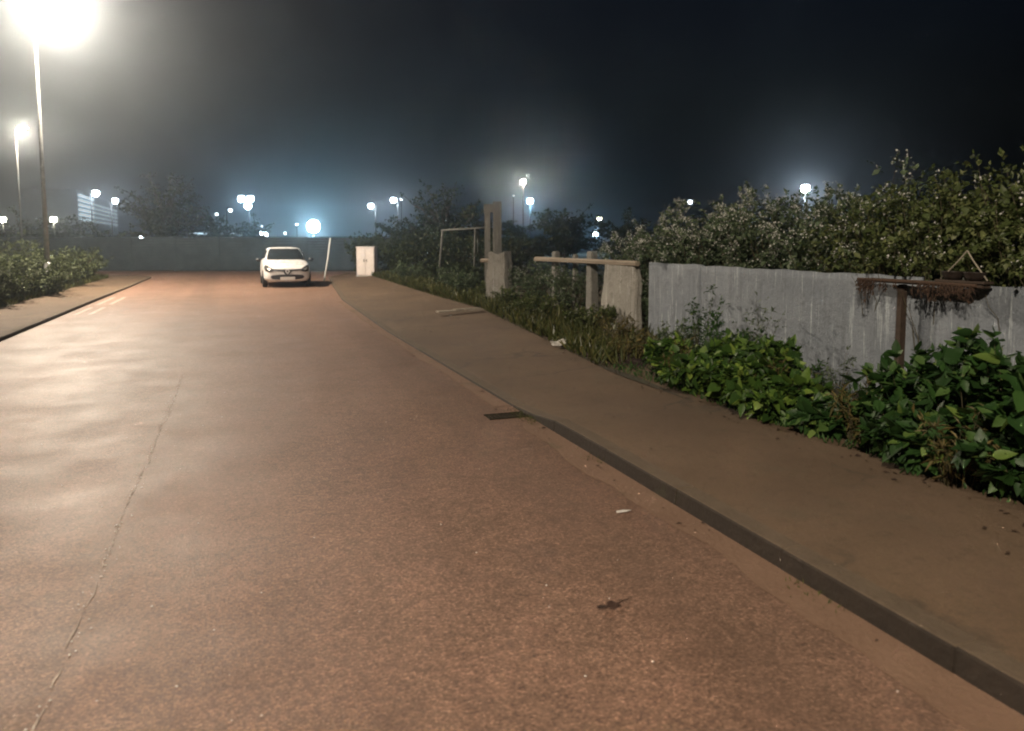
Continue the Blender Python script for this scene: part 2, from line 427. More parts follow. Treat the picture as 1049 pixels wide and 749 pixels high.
# centre seam with broken pale filler, road paint by the left kerb
seam = MB()
y = 1.8
while y < 10.5:
    L = random.uniform(0.06, 0.3); n = 6
    x0 = -0.72 + random.uniform(-.015, .015)
    v = []
    for k in range(n):
        w = 0.0010 + 0.0038 * math.sin(math.pi * k / (n - 1)) * random.uniform(0.4, 1.3)
        xx = x0 + 0.006 * math.sin(y * 3 + k)
        v += [(xx - w, y + L * k / (n - 1), 0.004), (xx + w, y + L * k / (n - 1), 0.004)]
    seam.add(v, [(2 * k, 2 * k + 1, 2 * k + 3, 2 * k + 2) for k in range(n - 1)])
    y += L + random.uniform(0.005, 0.08) * (2.5 if y < 4 else 1)
struct(seam.build('road_seam', M['seam']))
chips = MB()
def chip(x, y, s):
    a = random.uniform(0, 6.28); v = []
    for k in range(5):
        t = a + k * 1.2566; q = s * random.uniform(0.6, 1.2); v.append((x + q * math.cos(t), y + q * math.sin(t), 0.004))
    v.append((x, y, 0.004 + s * 0.7)); chips.add(v, [(k, (k + 1) % 5, 5) for k in range(5)])
for _ in range(130): chip(-0.72 + random.gauss(0, 0.03), random.uniform(2, 9.5), random.uniform(0.003, 0.009))
for _ in range(120): chip(random.uniform(-3.4, 2.3), random.uniform(2, 11) ** 1.0, random.uniform(0.003, 0.007))
for _ in range(50): chip(random.gauss(-1.0, 0.6), random.uniform(2.2, 8), random.uniform(0.003, 0.009))
struct(chips.build('loose_road_grit', M['chip']), 'stuff')
mk = MB()
for x0, x1 in ((-3.66, -3.56), (-3.36, -3.26)):
    for a, b in ((19.6, 21.7), (22.6, 25.4)):
        mk.add([(x0, a, 0.004), (x1, a, 0.004), (x1, b, 0.004), (x0, b, 0.004)], [(0, 1, 2, 3)])
struct(mk.build('road_marking', M['paint']))
# transverse cracks and repaired patches in the asphalt
pt = MB()
for (cx, cy, sx, sy) in ((0.9, 14.6, 1.5, 0.9), (-2.2, 12.5, 0.8, 1.5), (1.4, 20, 1.0, 2.2)):
    v = [(cx + sx * q * math.cos(t), cy + sy * q * math.sin(t), 0.004) for t, q in
         [(2 * math.pi * k / 18, random.uniform(0.85, 1.1)) for k in range(18)]]
    pt.add(v, [tuple(range(18))])
M['patch'] = soil_mat('asphalt_patch', (0.105, 0.075, 0.062), (0.14, 0.10, 0.083), (0.12, 0.085, 0.07), 0.3)


# verge: uneven soil between pavement and wall, right and left
def verge(name, x0f, x1, ya, yb, mat, amp, sign=1):
    ny, nx = 120, 14; v, f = [], []
    for i in range(ny):
        y = ya + (yb - ya) * i / (ny - 1); a = x0f(y)
        for k in range(nx):
            u = k / (nx - 1); x = a + (x1 - a) * u ** 1.4
            z = 0.094 - (0.13 * smooth(0.02, 0.28, u) if sign > 0 and y < 14 else 0) + (0.035 if sign > 0 and y < 14 else amp) * smooth(0, 0.25, u) * (0.5 + 0.5 * math.sin(x * 2.7 + y * 1.3) * math.sin(y * 2.1 - x)) - (0.13 if u > 0.999 else 0)
            v.append((x, y, z))
    for i in range(ny - 1):
        for k in range(nx - 1):
            q = (i * nx + k, i * nx + k + 1, (i + 1) * nx + k + 1, (i + 1) * nx + k); f.append(q if sign > 0 else q[::-1])
    me = bpy.data.meshes.new(name); me.from_pydata(v, [], f)
    return struct(link(name, me, mat, smooth=True))
def interp(line, y):
    return float(np.interp(y, [p[1] for p in line], [p[0] for p in line]))
veg_edge = [(4.25, -14), (4.25, 6), (4.28, 8.2), (4.7, 11.3), (5.4, 17), (5.4, 22), (5.75, 35), (6.2, 41)]
verge('right_verge', lambda y: interp(veg_edge, y) - 0.02, 14, -14, 41.4, M['soil'], 0.10)
verge('left_verge', lambda y: (-5.4 if y < 37 else -5.4 - 1.2 * (y - 37) ** 0.8), -16, -14, 39.5, M['soil'], 0.10, -1)

# ------------------------------------------------------------------ plants
def leaf_mesh(name, pos, dirs, nrm, length, width, mat, parent, fine=False):
    pos = np.asarray(pos, float); d = np.asarray(dirs, float); n = np.asarray(nrm, float)
    d /= np.linalg.norm(d, axis=1, keepdims=True) + 1e-9
    s = np.cross(d, n); s /= np.linalg.norm(s, axis=1, keepdims=True) + 1e-9
    n = np.cross(s, d)
    L = np.asarray(length)[:, None]; W = np.asarray(width)[:, None]
    if fine:   # ovate leaf, cupped along the midrib, drooping tip
        prof = [(0.0, 0.0), (0.18, 0.40), (0.42, 0.5), (0.72, 0.30), (1.0, 0.0)]
        cols = []
        for t, w in prof:
            droop = -0.22 * t * t
            mid = pos + d * (L * t) + n * (L * (droop - (0.07 if 0 < t < 1 else 0)))
            if 0 < t < 1:
                cols += [mid - s * (W * w) + n * (L * 0.07), mid, mid + s * (W * w) + n * (L * 0.07)]
            else: cols += [mid]
        nv = 11
        faces = [(0, 2, 1), (0, 3, 2), (1, 2, 5, 4), (2, 3, 6, 5), (4, 5, 8, 7), (5, 6, 9, 8), (7, 8, 10), (8, 9, 10)]
    else:
        mid = pos + d * (L * 0.5) - n * (L * 0.08)
        cols = [pos, pos + d * (L * 0.42) - s * (W * 0.5) + n * (L * 0.05), pos + d * (L * 0.42) + s * (W * 0.5) + n * (L * 0.05),
                pos + d * L - n * (L * 0.14), mid]
        nv = 5
        faces = [(0, 4, 1), (1, 4, 3), (0, 2, 4), (4, 2, 3)]
    V = np.stack(cols, 1).reshape(-1, 3)
    N = len(pos)
    fl = []
    for fc in faces:
        fl.append(np.arange(N)[:, None] * nv + np.array(fc)[None, :])
    me = bpy.data.meshes.new(name)
    loops = np.concatenate([x.reshape(-1) for x in fl]); tot = np.concatenate([np.full(N, x.shape[1]) for x in fl])
    start = np.concatenate([[0], np.cumsum(tot)[:-1]])
    me.vertices.add(len(V)); me.vertices.foreach_set('co', V.astype(np.float32).ravel())
    me.loops.add(len(loops)); me.loops.foreach_set('vertex_index', loops.astype(np.int32))
    me.polygons.add(len(tot)); me.polygons.foreach_set('loop_start', start.astype(np.int32)); me.polygons.foreach_set('loop_total', tot.astype(np.int32))
    me.update(calc_edges=True)
    return link(name, me, mat, parent, smooth=fine)

def grow(height, rad, stems, twigs, per, spread=1.0, low=0.25, lean=(0, 0), up=0.6, trunk=None, hmin=0.55, tlen=(0.08, 0.2)):
    """stems as curved lines, twigs along them and leaf stations along the twigs"""
    lines, P, D, Nn, tips = [], [], [], [], []
    for s in range(stems):
        a = rng.uniform(0, 2 * math.pi); r = rad * math.sqrt(rng.uniform(0.02, 1)) * spread
        h = height * rng.uniform(hmin, 1.0) * (1 - 0.32 * (r / (rad * spread + 1e-6)) ** 2)
        if trunk is None: b = np.array([math.cos(a) * r * 0.35, math.sin(a) * r * 0.35, 0])
        else: b = np.array([0, 0, height * rng.uniform(trunk * 0.6, trunk * 1.2)])
        tip = np.array([math.cos(a) * r + lean[0] * h, math.sin(a) * r + lean[1] * h, h if trunk is None else max(b[2] + 0.1 * height, height * rng.uniform(trunk * 0.8, 1.0) * (1 - 0.3 * (r / rad) ** 2))])
        c = b * 0.6 + tip * 0.4; c[2] = b[2] + (tip[2] - b[2]) * 0.7; c[:2] += rng.normal(0, 0.06 * rad, 2)
        T = np.linspace(0, 1, 9)[:, None]
        line = (1 - T) ** 2 * b + 2 * T * (1 - T) * c + T ** 2 * tip
        line[1:-1] += rng.normal(0, 0.02 * height, (7, 3)) * 0.5
        lines.append(line); tips.append(tip)
        for k in range(twigs):
            t = rng.uniform(low, 1.0) if k else 1.0
            i = min(7, int(t * 8)); q = t * 8 - i
            p0 = line[i] * (1 - q) + line[i + 1] * q
            ta = rng.uniform(0, 2 * math.pi)
            dv = np.array([math.cos(ta), math.sin(ta), up * rng.uniform(-0.3, 1.3)]); dv /= np.linalg.norm(dv)
            if k == 0: dv = tip - line[6]; dv /= np.linalg.norm(dv) + 1e-9
            tl = height * rng.uniform(*tlen) * (0.6 if k == 0 else 1)
            for m in range(per):
                u = (m + rng.uniform(0.2, 1)) / per
                P.append(p0 + dv * tl * u - np.array([0, 0, 0.25 * tl * u * u]))
                side = rng.normal(0, 1, 3); dd = dv * 0.5 + side * 0.6 + np.array([0, 0, -0.15])
                D.append(dd); Nn.append(np.array([0, 0, 1.0]) + rng.normal(0, 0.45, 3))
    return lines, np.array(P), np.array(D), np.array(Nn), tips

def shrub(name, label, cat, loc, height, rad, stems, twigs, per, leaf, width, mat, group=None, fine=False, blossom=0, low=0.25, lean=(0, 0), spread=1.0, up=0.6, stemr=0.008, bsize=0.02, hmin=0.55, tlen=(0.08, 0.2), clipx=None):
    root = thing(name, label, cat, loc, 0, group)
    lines, P, D, Nn, tips = grow(height, rad, stems, twigs, per, spread, low, lean, up, None, hmin, tlen)
    if clipx is not None:   # nothing grows through the wall
        keep = ((P[:, 0] + loc[0] > clipx + 0.14) | (P[:, 2] + loc[2] > 1.42)) if loc[0] > 6.5 else (P[:, 0] + loc[0] < clipx)
        P, D, Nn = P[keep], D[keep], Nn[keep]
    P[:, 2] = np.maximum(P[:, 2], 0.03)
    n = len(P); L = leaf * np.clip(rng.lognormal(-0.15, 0.35, n), 0.4, 1.7)
    leaf_mesh('foliage', P, D, Nn, L, L * width * rng.uniform(0.8, 1.2, n), mat, root, fine)
    sb = MB()
    for l in lines: sb.tube(l, list(np.linspace(stemr, stemr * 0.3, 9)), 4, False)
    sb.build('stem', M['stem'], root)
    if blossom:
        # small white flower heads on the outermost twig ends
        order = np.argsort(-(P[:, 2] * 0.8 - 0.7 * P[:, 0] + rng.normal(0, height * 0.22, n)))[:blossom]
        BP, BD, BN = [], [], []
        for i in order:
            for k in range(4):
                BP.append(P[i] + rng.normal(0, bsize * 0.9, 3) + np.array([0, 0, leaf * 0.4])); BD.append(rng.normal(0, 1, 3)); BN.append(rng.normal(0, 1, 3))
        nb = len(BP)
        leaf_mesh('blossom', BP, BD, BN, bsize * rng.uniform(0.7, 1.3, nb), bsize * rng.uniform(0.6, 1.0, nb), M['blossom'], root)
    return root

def tree(name, label, loc, height, rad, limbs, twigs, per, leaf, group=None, trunk=0.3, mat=None):
    root = thing(name, label, 'tree', loc, 0, group)
    lines, P, D, Nn, tips = grow(height, rad, limbs, twigs, per, 1.0, 0.15, (0, 0), 0.5, trunk, 0.55, (0.06, 0.15))
    n = len(P); L = leaf * rng.uniform(0.5, 1.3, n)
    leaf_mesh('crown', P, D, Nn, L, L * 0.6, mat or M['leaf_dark'], root)
    tb = MB(); tb.tube([(0, 0, -0.05), (0.05, 0, height * trunk * 0.5), (0, 0.05, height * trunk * 1.2)], [height * 0.028, height * 0.02, height * 0.013], 8)
    tb.build('trunk', M['bark'], root, True)
    lb = MB()
    for l in lines: lb.tube(l, list(np.linspace(height * 0.011, height * 0.003, 9)), 4, False)
    lb.build('limbs', M['bark'], root)
    return root

# flowering hedge behind the wall, right
hedge = [  # y along wall, x, height, radius, label
    (12.6, 7.6, 2.05, 1.1, 'leaf_hedge', 'low end shrub of the white flowering hedge, above the concrete slab'),
    (11.1, 7.7, 2.40, 1.15, 'leaf_hedge', 'white flowering shrub rising behind the left end of the grey panel wall'),
    (9.9, 7.8, 2.62, 1.1, 'leaf_hedge', 'densely flowered grey green shrub behind the wall, just left of the bright lamp above it'),
    (8.8, 7.9, 2.66, 1.15, 'leaf_hedge', 'pale flowering shrub behind the wall, right under the bright lamp'),
    (7.8, 7.8, 2.55, 1.0, 'leaf_hedge', 'shrub with few white flowers behind the right half of the long wall panels'),
    (6.9, 7.7, 2.55, 1.05, 'leaf_olive', 'olive green shrub behind the dark wooden post and shelf'),
    (6.0, 7.6, 2.55, 1.05, 'leaf_olive', 'yellowish olive shrub above the hanging planter'),
    (5.1, 7.75, 2.85, 1.05, 'leaf_olive', 'tallest shrub of the hedge with white flower sprays against the black sky'),
    (4.0, 7.7, 2.75, 1.0, 'leaf_olive', 'dark olive shrub at the right end of the hedge, beyond the flower sprays'),
]
for (yy, xx, h, r, mt, lab) in hedge:
    shrub('flowering_shrub', lab, 'shrub', (xx - 0.22, yy, 0.0), h, r * 1.1, 54, 20, 11, 0.066, 0.62, M[mt], 'hedge of flowering shrubs behind the wall',
          blossom=(280 if mt == 'leaf_hedge' else 28), low=0.25, up=0.7, bsize=0.028, stemr=0.009, hmin=0.78, tlen=(0.05, 0.15), clipx=6.5)

shrub('flowering_shrub', 'loose tall shoots with white flowers sticking out of the hedge top at far right', 'shrub', (7.3, 4.75, 0.0), 2.95, 0.55, 12, 10, 6, 0.07, 0.6, M['leaf_olive'], 'hedge of flowering shrubs behind the wall', blossom=110, low=0.6, up=1.2, bsize=0.032, stemr=0.009, hmin=0.85, clipx=6.5)
shrub('flowering_shrub', 'loose shoot with pale leaves above the hedge between the bright lamp and the right edge', 'shrub', (7.3, 6.7, 0.0), 2.75, 0.4, 8, 10, 6, 0.07, 0.6, M['leaf_hedge'], 'hedge of flowering shrubs behind the wall', blossom=40, low=0.6, up=1.2, bsize=0.03, stemr=0.009, hmin=0.85, clipx=6.5)
spill = [
    (6.72, 6.35, 1.72, 0.50, 'olive shoots spilling over the wall top at the left end of the shelf board'),
    (6.72, 5.65, 1.80, 0.52, 'olive shoots spilling over the wall top behind the middle of the shelf board'),
    (6.72, 4.55, 1.85, 0.55, 'olive shoots spilling over the wall top right of the hanging planter'),
]
for (xx, yy, h, r, lab) in spill:
    shrub('flowering_shrub', lab, 'shrub', (xx, yy, 0.0), h, r, 30, 16, 9, 0.06, 0.6, M['leaf_olive'], 'hedge of flowering shrubs behind the wall', blossom=20, low=0.5, up=0.3, bsize=0.024, stemr=0.008, hmin=0.85, tlen=(0.06, 0.2), clipx=6.5)
# broad-leaved plants in front of the wall
fr = [
    (4.80, 7.35, 0.50, 0.50, 'leaf_bright', 'small leafy plant at the far end of the left green clump'),
    (4.66, 6.70, 0.46, 0.52, 'leaf_bright', 'broad leaved green plant just right of the far end of the left clump'),
    (4.60, 6.05, 0.44, 0.50, 'leaf_bright', 'bright broad leaved plant in the middle of the left green clump'),
    (4.55, 5.45, 0.38, 0.42, 'leaf_bright', 'low broad leaved plant with pale leaves spilling onto the pavement before the gap'),
    (5.35, 6.95, 0.55, 0.55, 'leaf_bright', 'plant at the back of the left clump touching the wall'),
    (4.6, 4.9, 0.24, 0.34, 'leaf_deep', 'low dark green plant in the gap between the two big clumps'),
]
for (xx, yy, h, r, mt, lab) in fr:
    shrub('leafy_plant', lab, 'plant', (xx, yy, 0.10), h, r, 34, 9, 6, 0.098, 0.62, M[mt], 'leafy plants in front of the wall', fine=True, low=0.15, up=0.7, stemr=0.005)
fr2 = [
    (4.95, 4.35, 0.74, 0.46, 'leaf_deep', 'deep green broad leaved bush right of the dark wooden post'),
    (4.95, 3.75, 0.94, 0.56, 'leaf_deep', 'tall deep green bush at the right edge, below the hanging planter'),
    (4.68, 3.15, 0.84, 0.56, 'leaf_deep', 'nearest deep green bush with big leaves on the pavement edge'),
    (4.5, 3.95, 0.46, 0.40, 'leaf_deep', 'low bush with large pale leaves in front of the right clump'),
    (4.95, 2.45, 0.85, 0.6, 'leaf_deep', 'deep green bush cut off by the right edge of the picture'),
]
for (xx, yy, h, r, mt, lab) in fr2:
    shrub('leafy_plant', lab, 'plant', (xx, yy, 0.10), h, r, 36, 9, 6, 0.105, 0.62, M[mt], 'leafy plants in front of the wall', fine=True, low=0.12, up=0.7, stemr=0.005)
back = [
    (5.95, 9.3, 0.62, 0.34, 'leaf_hedge', 'small leaved weed at the wall foot, left of the tall narrow weed'),
    (6.0, 8.35, 0.72, 0.40, 'leaf_deep', 'small leaved weed at the wall foot, right of the tall narrow weed'),
    (5.95, 7.55, 0.66, 0.42, 'leaf_deep', 'small leaved weed at the wall foot under the feathery weed'),
    (5.95, 7.0, 0.42, 0.34, 'leaf_deep', 'small leaved weed at the wall foot left of the dark wooden post'),
    (5.8, 4.85, 0.80, 0.40, 'leaf_deep', 'small leaved weed climbing the wall right of the dark wooden post'),
    (5.8, 4.3, 1.00, 0.46, 'leaf_hedge', 'small leaved weed climbing the wall at the right edge'),
]
for (xx, yy, h, r, mt, lab) in back:
    shrub('wall_weed', lab, 'weed', (xx, yy, 0.0), h, r, 20, 9, 7, 0.058, 0.5, M[mt], 'weeds at the foot of the wall', low=0.1, up=0.9, stemr=0.004, clipx=6.3)
thin = [
    (4.55, 7.05, 0.55, 'thin grassy stalks at the pavement edge in the left green clump'),
    (4.75, 5.75, 0.50, 'thin grassy stalks in the right half of the left green clump'),
    (4.55, 4.55, 0.55, 'thin grassy stalks between the gap and the right clump'),
    (4.40, 3.55, 0.60, 'thin grassy stalks in front of the nearest deep green bush'),
]
for (xx, yy, h, lab) in thin:
    shrub('grassy_weed', lab, 'weed', (xx, yy, 0.09), h, 0.30, 16, 7, 4, 0.075, 0.16, M['leaf_dry'], 'grassy weeds among the leafy plants', low=0.1, up=1.2, stemr=0.003)
shrub('tall_weed', 'tall narrow dark weed standing against the grey wall panels', 'weed', (6.05, 8.95, 0.1), 1.15, 0.27, 9, 8, 6, 0.06, 0.45, M['leaf_deep'], low=0.3, up=0.9, stemr=0.004)
shrub('tall_weed', 'sparse feathery weed against the wall right of the tall narrow one', 'weed', (6.1, 7.75, 0.1), 0.98, 0.36, 9, 7, 5, 0.05, 0.4, M['leaf_hedge'], low=0.3, up=0.9, stemr=0.004)
shrub('tall_weed', 'thin weed climbing at the wall just left of the dark wooden post', 'weed', (6.15, 6.45, 0.0), 0.55, 0.25, 6, 6, 4, 0.05, 0.4, M['leaf_hedge'], low=0.3, up=0.9, stemr=0.004)
shrub('dry_weed', 'yellowish dry weed at the pavement edge by the left end of the wall', 'weed', (5.0, 8.9, 0.1), 0.40, 0.38, 22, 7, 5, 0.06, 0.3, M['leaf_dry'], low=0.1, up=1.0, stemr=0.003)
shrub('dry_weed', 'pale straggly dry weed in front of the wall corner beside the concrete slab', 'weed', (5.5, 10.3, 0.1), 0.55, 0.42, 20, 7, 5, 0.06, 0.3, M['leaf_dry'], low=0.1, up=1.0, stemr=0.003)
# scrub around the broken rail and slab
sc = [
    (6.75, 11.2, 1.15, 0.36, 'leaf_hedge', 'climbing scrub bush filling the gap between slab and wall'),
    (6.75, 14.7, 1.30, 0.70, 'leaf_hedge', 'grey green scrub bush under the rail, left of the slab'),
    (6.75, 16.3, 1.25, 0.75, 'leaf_hedge', 'grey green scrub bush under the left half of the rail'),
    (7.1, 18.0, 1.25, 0.60, 'leaf_hedge', 'scrub bush between the tapered stone block and the left end of the rail'),
    (6.0, 12.2, 0.5, 0.5, 'leaf_olive', 'low weedy bush at the foot of the slab'),
    (5.95, 14.8, 0.50, 0.60, 'leaf_olive', 'low weedy bush on the verge below the rail'),
    (6.1, 16.8, 0.50, 0.60, 'leaf_olive', 'low weedy bush right of the tapered stone block'),
    (6.3, 21.6, 0.75, 0.60, 'leaf_hedge', 'weedy bush at the foot of the two old posts'),
    (6.6, 24.6, 0.85, 0.75, 'leaf_hedge', 'weedy bush right of the foot of the pipe frame'),
    (6.5, 30.0, 0.90, 0.85, 'leaf_hedge', 'weedy bush between the pipe frame and the white cabinet'),
    (6.4, 19.6, 0.50, 0.45, 'leaf_olive', 'low weedy bush at the foot of the tapered stone block'),
]
for (xx, yy, h, r, mt, lab) in sc:
    shrub('scrub_bush', lab, 'bush', (xx, yy, 0.1), h, r, 30, 11, 8, 0.065, 0.5, M[mt], 'scrub bushes around the broken rail', low=0.15, up=0.8, blossom=45 if h > 1 else 0, bsize=0.018)
# big bushes toward the white cabinet
bb = [
    (5.95, 37.3, 2.3, 1.05, 'leaf_left', 'light green bush grown over the back of the white cabinet'),
    (7.0, 35.4, 2.1, 1.0, 'leaf_left', 'light green bush just right of the white cabinet'),
    (7.6, 31.6, 2.3, 1.4, 'leaf_dark', 'tall dark bush right of the white cabinet'),
    (8.0, 28.6, 2.2, 1.4, 'leaf_dark', 'dark bush left of the rusty pipe frame'),
    (9.0, 25.4, 2.0, 1.4, 'leaf_dark', 'dark bush standing behind the rusty pipe frame'),
    (7.3, 27.0, 0.9, 0.9, 'leaf_dark', 'low bush in front of the rusty pipe frame'),
    (7.2, 23.2, 0.8, 0.8, 'leaf_dark', 'low bush between the pipe frame and the two old posts'),
]
for (xx, yy, h, r, mt, lab) in bb:
    shrub('verge_bush', lab, 'bush', (xx, yy, 0.1), h, r, 50, 15, 9, 0.10, 0.55, M[mt], 'bushes on the right verge', hmin=0.7, low=0.1, up=0.7, stemr=0.012)
# left verge bushes
lb_ = [
    (-6.1, 19.9, 1.45, 0.95, 'pale green bush cut by the left edge of the picture'),
    (-6.1, 21.6, 1.30, 0.95, 'nearest whole bush on the left verge, with a yellowish top'),
    (-6.0, 23.4, 1.25, 1.0, 'low rounded bush on the left verge, nearer than the tall street lamp'),
    (-5.75, 25.7, 1.25, 1.0, 'bush around the foot of the tall street lamp'),
    (-6.1, 28.0, 1.35, 1.1, 'bush just beyond the tall street lamp on the left verge'),
    (-6.1, 30.6, 1.35, 1.1, 'bush halfway along the far part of the left verge'),
    (-6.2, 33.2, 1.40, 1.15, 'last but one bush of the left verge before the junction'),
    (-6.4, 36.2, 1.45, 1.2, 'last bush of the left verge at the junction corner'),
    (-8.6, 24.0, 1.9, 1.4, 'taller dark bush behind the left verge bushes, left of the street lamp'),
    (-9.0, 29.5, 2.0, 1.6, 'taller dark bush behind the left verge bushes, right of the street lamp'),
    (-8.8, 35.0, 2.0, 1.6, 'tallest dark bush behind the far end of the left verge'),
]
for (xx, yy, h, r, lab) in lb_:
    shrub('verge_bush', lab, 'bush', (xx, yy, 0.08), h, r, 40, 13, 9, 0.10, 0.55, M['leaf_left'], 'bushes on the left verge', low=0.06, spread=1.15, up=0.7, stemr=0.01)

# trees in the background
def tree_at(px, depth, height, rad, label, n=(44, 16, 10), leaf=0.2, group='dark trees in the background'):
    p = at(px, 247, depth)
    tree('background_tree', label, (p.x, p.y, -0.03), height, rad, n[0], n[1], n[2], leaf, group)
tree_at(168, 66, 8.2, 3.6, 'tall dark tree left of the white car beyond the fence', (56, 17, 10), 0.26)
tree_at(222, 78, 5.0, 3.0, 'lower dark tree left of the three headed lamp')
tree_at(262, 84, 4.6, 2.6, 'small round tree beneath the three headed lamp')
tree_at(22, 72, 5.0, 4.0, 'broad dark tree at the left edge between two warm globes')
tree_at(66, 76, 4.6, 3.6, 'broad dark tree under the striped building')
tree_at(112, 70, 3.6, 3.4, 'low dark tree right of the striped building')
tree_at(425, 42, 3.6, 2.2, 'dark tree behind the white cabinet bushes')
tree_at(456, 38, 5.0, 2.6, 'tall dark tree behind the rusty pipe frame', (56, 17, 10), 0.16)
tree_at(492, 50, 4.4, 2.6, 'dark tree behind the two old concrete posts')
tree_at(534, 46, 3.0, 2.2, 'low dark tree below the two stacked lamps')
tree_at(578, 42, 4.2, 2.0, 'dark tree between the stacked lamps and the low white lamp')
tree_at(640, 52, 3.9, 2.6, 'dark tree behind the low end of the hedge')
tree_at(700, 60, 4.6, 3.2, 'dark tree behind the flowering hedge')

# grass and weeds on the verges: uncountable
def grass(name, pts, hmin, hmax, mat, wide=0.01):
    P = np.array(pts); n = len(P)
    D = np.stack([rng.normal(0, 0.45, n), rng.normal(0, 0.45, n), np.ones(n)], 1)
    Nn = np.stack([rng.normal(0, 1, n), rng.normal(0, 1, n), np.zeros(n) + 0.2], 1)
    L = rng.uniform(hmin, hmax, n)
    return struct(leaf_mesh(name, P, D, Nn, L, np.full(n, wide) * rng.uniform(0.6, 1.5, n), mat, None), 'stuff')
pts = []
for _ in range(9000):
    y = rng.uniform(8.6, 36); e = interp(veg_edge, y); pts.append((e + abs(rng.normal(0, 0.8)) - 0.05, y, 0.09))
grass('verge_grass', pts, 0.08, 0.34, M['grass'], 0.022)
pts = []
for _ in range(4000):
    y = rng.uniform(15, 38.5); pts.append((-5.4 - abs(rng.normal(0, 0.4)) - (1.0 * (y - 37) ** 0.8 if y > 37 else 0), y, 0.09))
grass('left_verge_grass', pts, 0.06, 0.25, M['grass'], 0.02)
pts = []
for _ in range(3400):
    y = rng.uniform(2.0, 8.6); pts.append((4.36 + abs(rng.normal(0, 0.35)) if rng.uniform() < 0.45 else rng.uniform(4.6, 6.4), y, 0.09))
grass('foreground_weeds', pts, 0.03, 0.10, M['leaf_deep'], 0.012)
pts = []
for _ in range(260):
    y = rng.choice([6.55, 6.7, 6.9, 5.2, 2.8]) + rng.normal(0, 0.10); pts.append((RX - 0.05 + rng.normal(0, 0.05), y, 0.004))
grass('gutter_weeds', pts, 0.01, 0.035, M['grass'], 0.006)

LP, LD, LN = [], [], []
for _ in range(340):
    y = rng.uniform(2, 16) if rng.uniform() < 0.8 else rng.uniform(16, 34)
    e = interp(veg_edge, y); q = rng.uniform()
    if q < 0.82: x, z = e - abs(rng.normal(0, 0.13)) + 0.06, 0.112
    elif q < 0.93: x, z = RX - abs(rng.normal(0, 0.10)) - 0.02, 0.012
    else: x, z = rng.uniform(2.9, 4.2), 0.118
    LP.append((x, y, z)); a = rng.uniform(0, 6.28); LD.append((math.cos(a), math.sin(a), 0.08)); LN.append((rng.normal(0, .25), rng.normal(0, .25), 1))
nL = len(LP); LL = rng.uniform(0.018, 0.055, nL)
struct(leaf_mesh('fallen_leaves', LP, LD, LN, LL, LL * 0.55, M['dead'], None), 'stuff')

# ------------------------------------------------------------------ the wall and the broken fence line, right
def panel(y0, y1, x0, x1, z0, z1, mat, name, parent, thick=0.05, warp=0.012, nz=14, jag=0.006):
    ny = max(6, int(abs(y1 - y0) / 0.09)); v, f = [], []
    ph = random.uniform(0, 6)
    front = []
    for side in (0, 1):
        for i in range(ny + 1):
            u = i / ny; y = y0 + (y1 - y0) * u; xb = x0 + (x1 - x0) * u
            top = z1 + jag * math.sin(y * 5 + ph) + jag * 0.7 * math.sin(y * 13 + 2 * ph)
            for k in range(nz + 1):
                w = k / nz; z = z0 + (top - z0) * w
                x = xb + warp * math.sin(y * 2.1 + ph + w * 1.5) + 0.006 * math.sin(y * 21 + ph)
                v.append((x + (thick if side else 0), y, z))
    st = (ny + 1) * (nz + 1)
    for s in (0, 1):
        for i in range(ny):
            for k in range(nz):
                a = s * st + i * (nz + 1) + k; f.append((a, a + 1, a + nz + 2, a + nz + 1))
    for i in range(ny):
        a = i * (nz + 1) + nz; f.append((a, a + nz + 1, a + nz + 1 + st, a + st)); a = i * (nz + 1); f.append((a, a + nz + 1, a + nz + 1 + st, a + st))
    for k in range(nz):
        for i in (0, ny): a = i * (nz + 1) + k; f.append((a, a + 1, a + 1 + st, a + st))
    b = MB(); b.add(v, f)
    return b.build(name, mat, parent, True)
wall = thing('panel_wall', 'long weathered grey panel wall in front of the flowering hedge', 'wall', (6.5, 7.5, 0))
inv = Matrix.Translation((-6.5, -7.5, 0))
seams = [10.95, 9.55, 5.74, 3.9, 2.2]
for k, (a, b) in enumerate(zip(seams[:-1], seams[1:])):
    o = panel(a - 0.006, b + 0.006, 6.44 - (0.08 if k == 0 else 0) + (0.03 if k == 2 else 0), 6.46 + (0.02 if k >= 2 else 0), -0.08, 1.345 - (0.05 if k >= 2 else 0.008 * k), M['wall'], 'wall_panel', wall)
    o.data.transform(inv)

def rough_block(name, label, cat, c, size, rot, mat, taper=0.85, seed=1, tilt=0.0):
    bm = bmesh.new(); bmesh.ops.create_cube(bm, size=1.0)
    bmesh.ops.subdivide_edges(bm, edges=bm.edges[:], cuts=9, use_grid_fill=True)
    rr = random.Random(seed); ph = [rr.uniform(0, 6) for _ in range(6)]
    for v in bm.verts:
        z = v.co.z + 0.5; k = 1 - (1 - taper) * z
        p = v.co.copy()
        p.x *= k; p.y *= k
        e = 0.03 * (math.sin(p.y * 9 + ph[0] + z * 5) + math.sin(z * 11 + ph[1]) + math.sin(p.x * 13 + ph[2]))
        p.y += e * 0.8
        if v.co.z > 0.49: p.z += 0.03 * math.sin(p.y * 8 + ph[3]) - 0.10 * max(0, p.y * 1.2 - 0.25)
        if abs(v.co.y) > 0.46 and z > 0.85: p.y *= 0.93
        v.co = Vector((p.x * size[0], p.y * size[1] + tilt * z * size[1], (p.z + 0.5) * size[2]))
    bmesh.ops.recalc_face_normals(bm, faces=bm.faces[:])
    me = bpy.data.meshes.new(name); bm.to_mesh(me); bm.free()
    o = link(name, me, mat, None, False, c); o.rotation_euler = (0, 0, rot)
    return tag(o, label, cat)
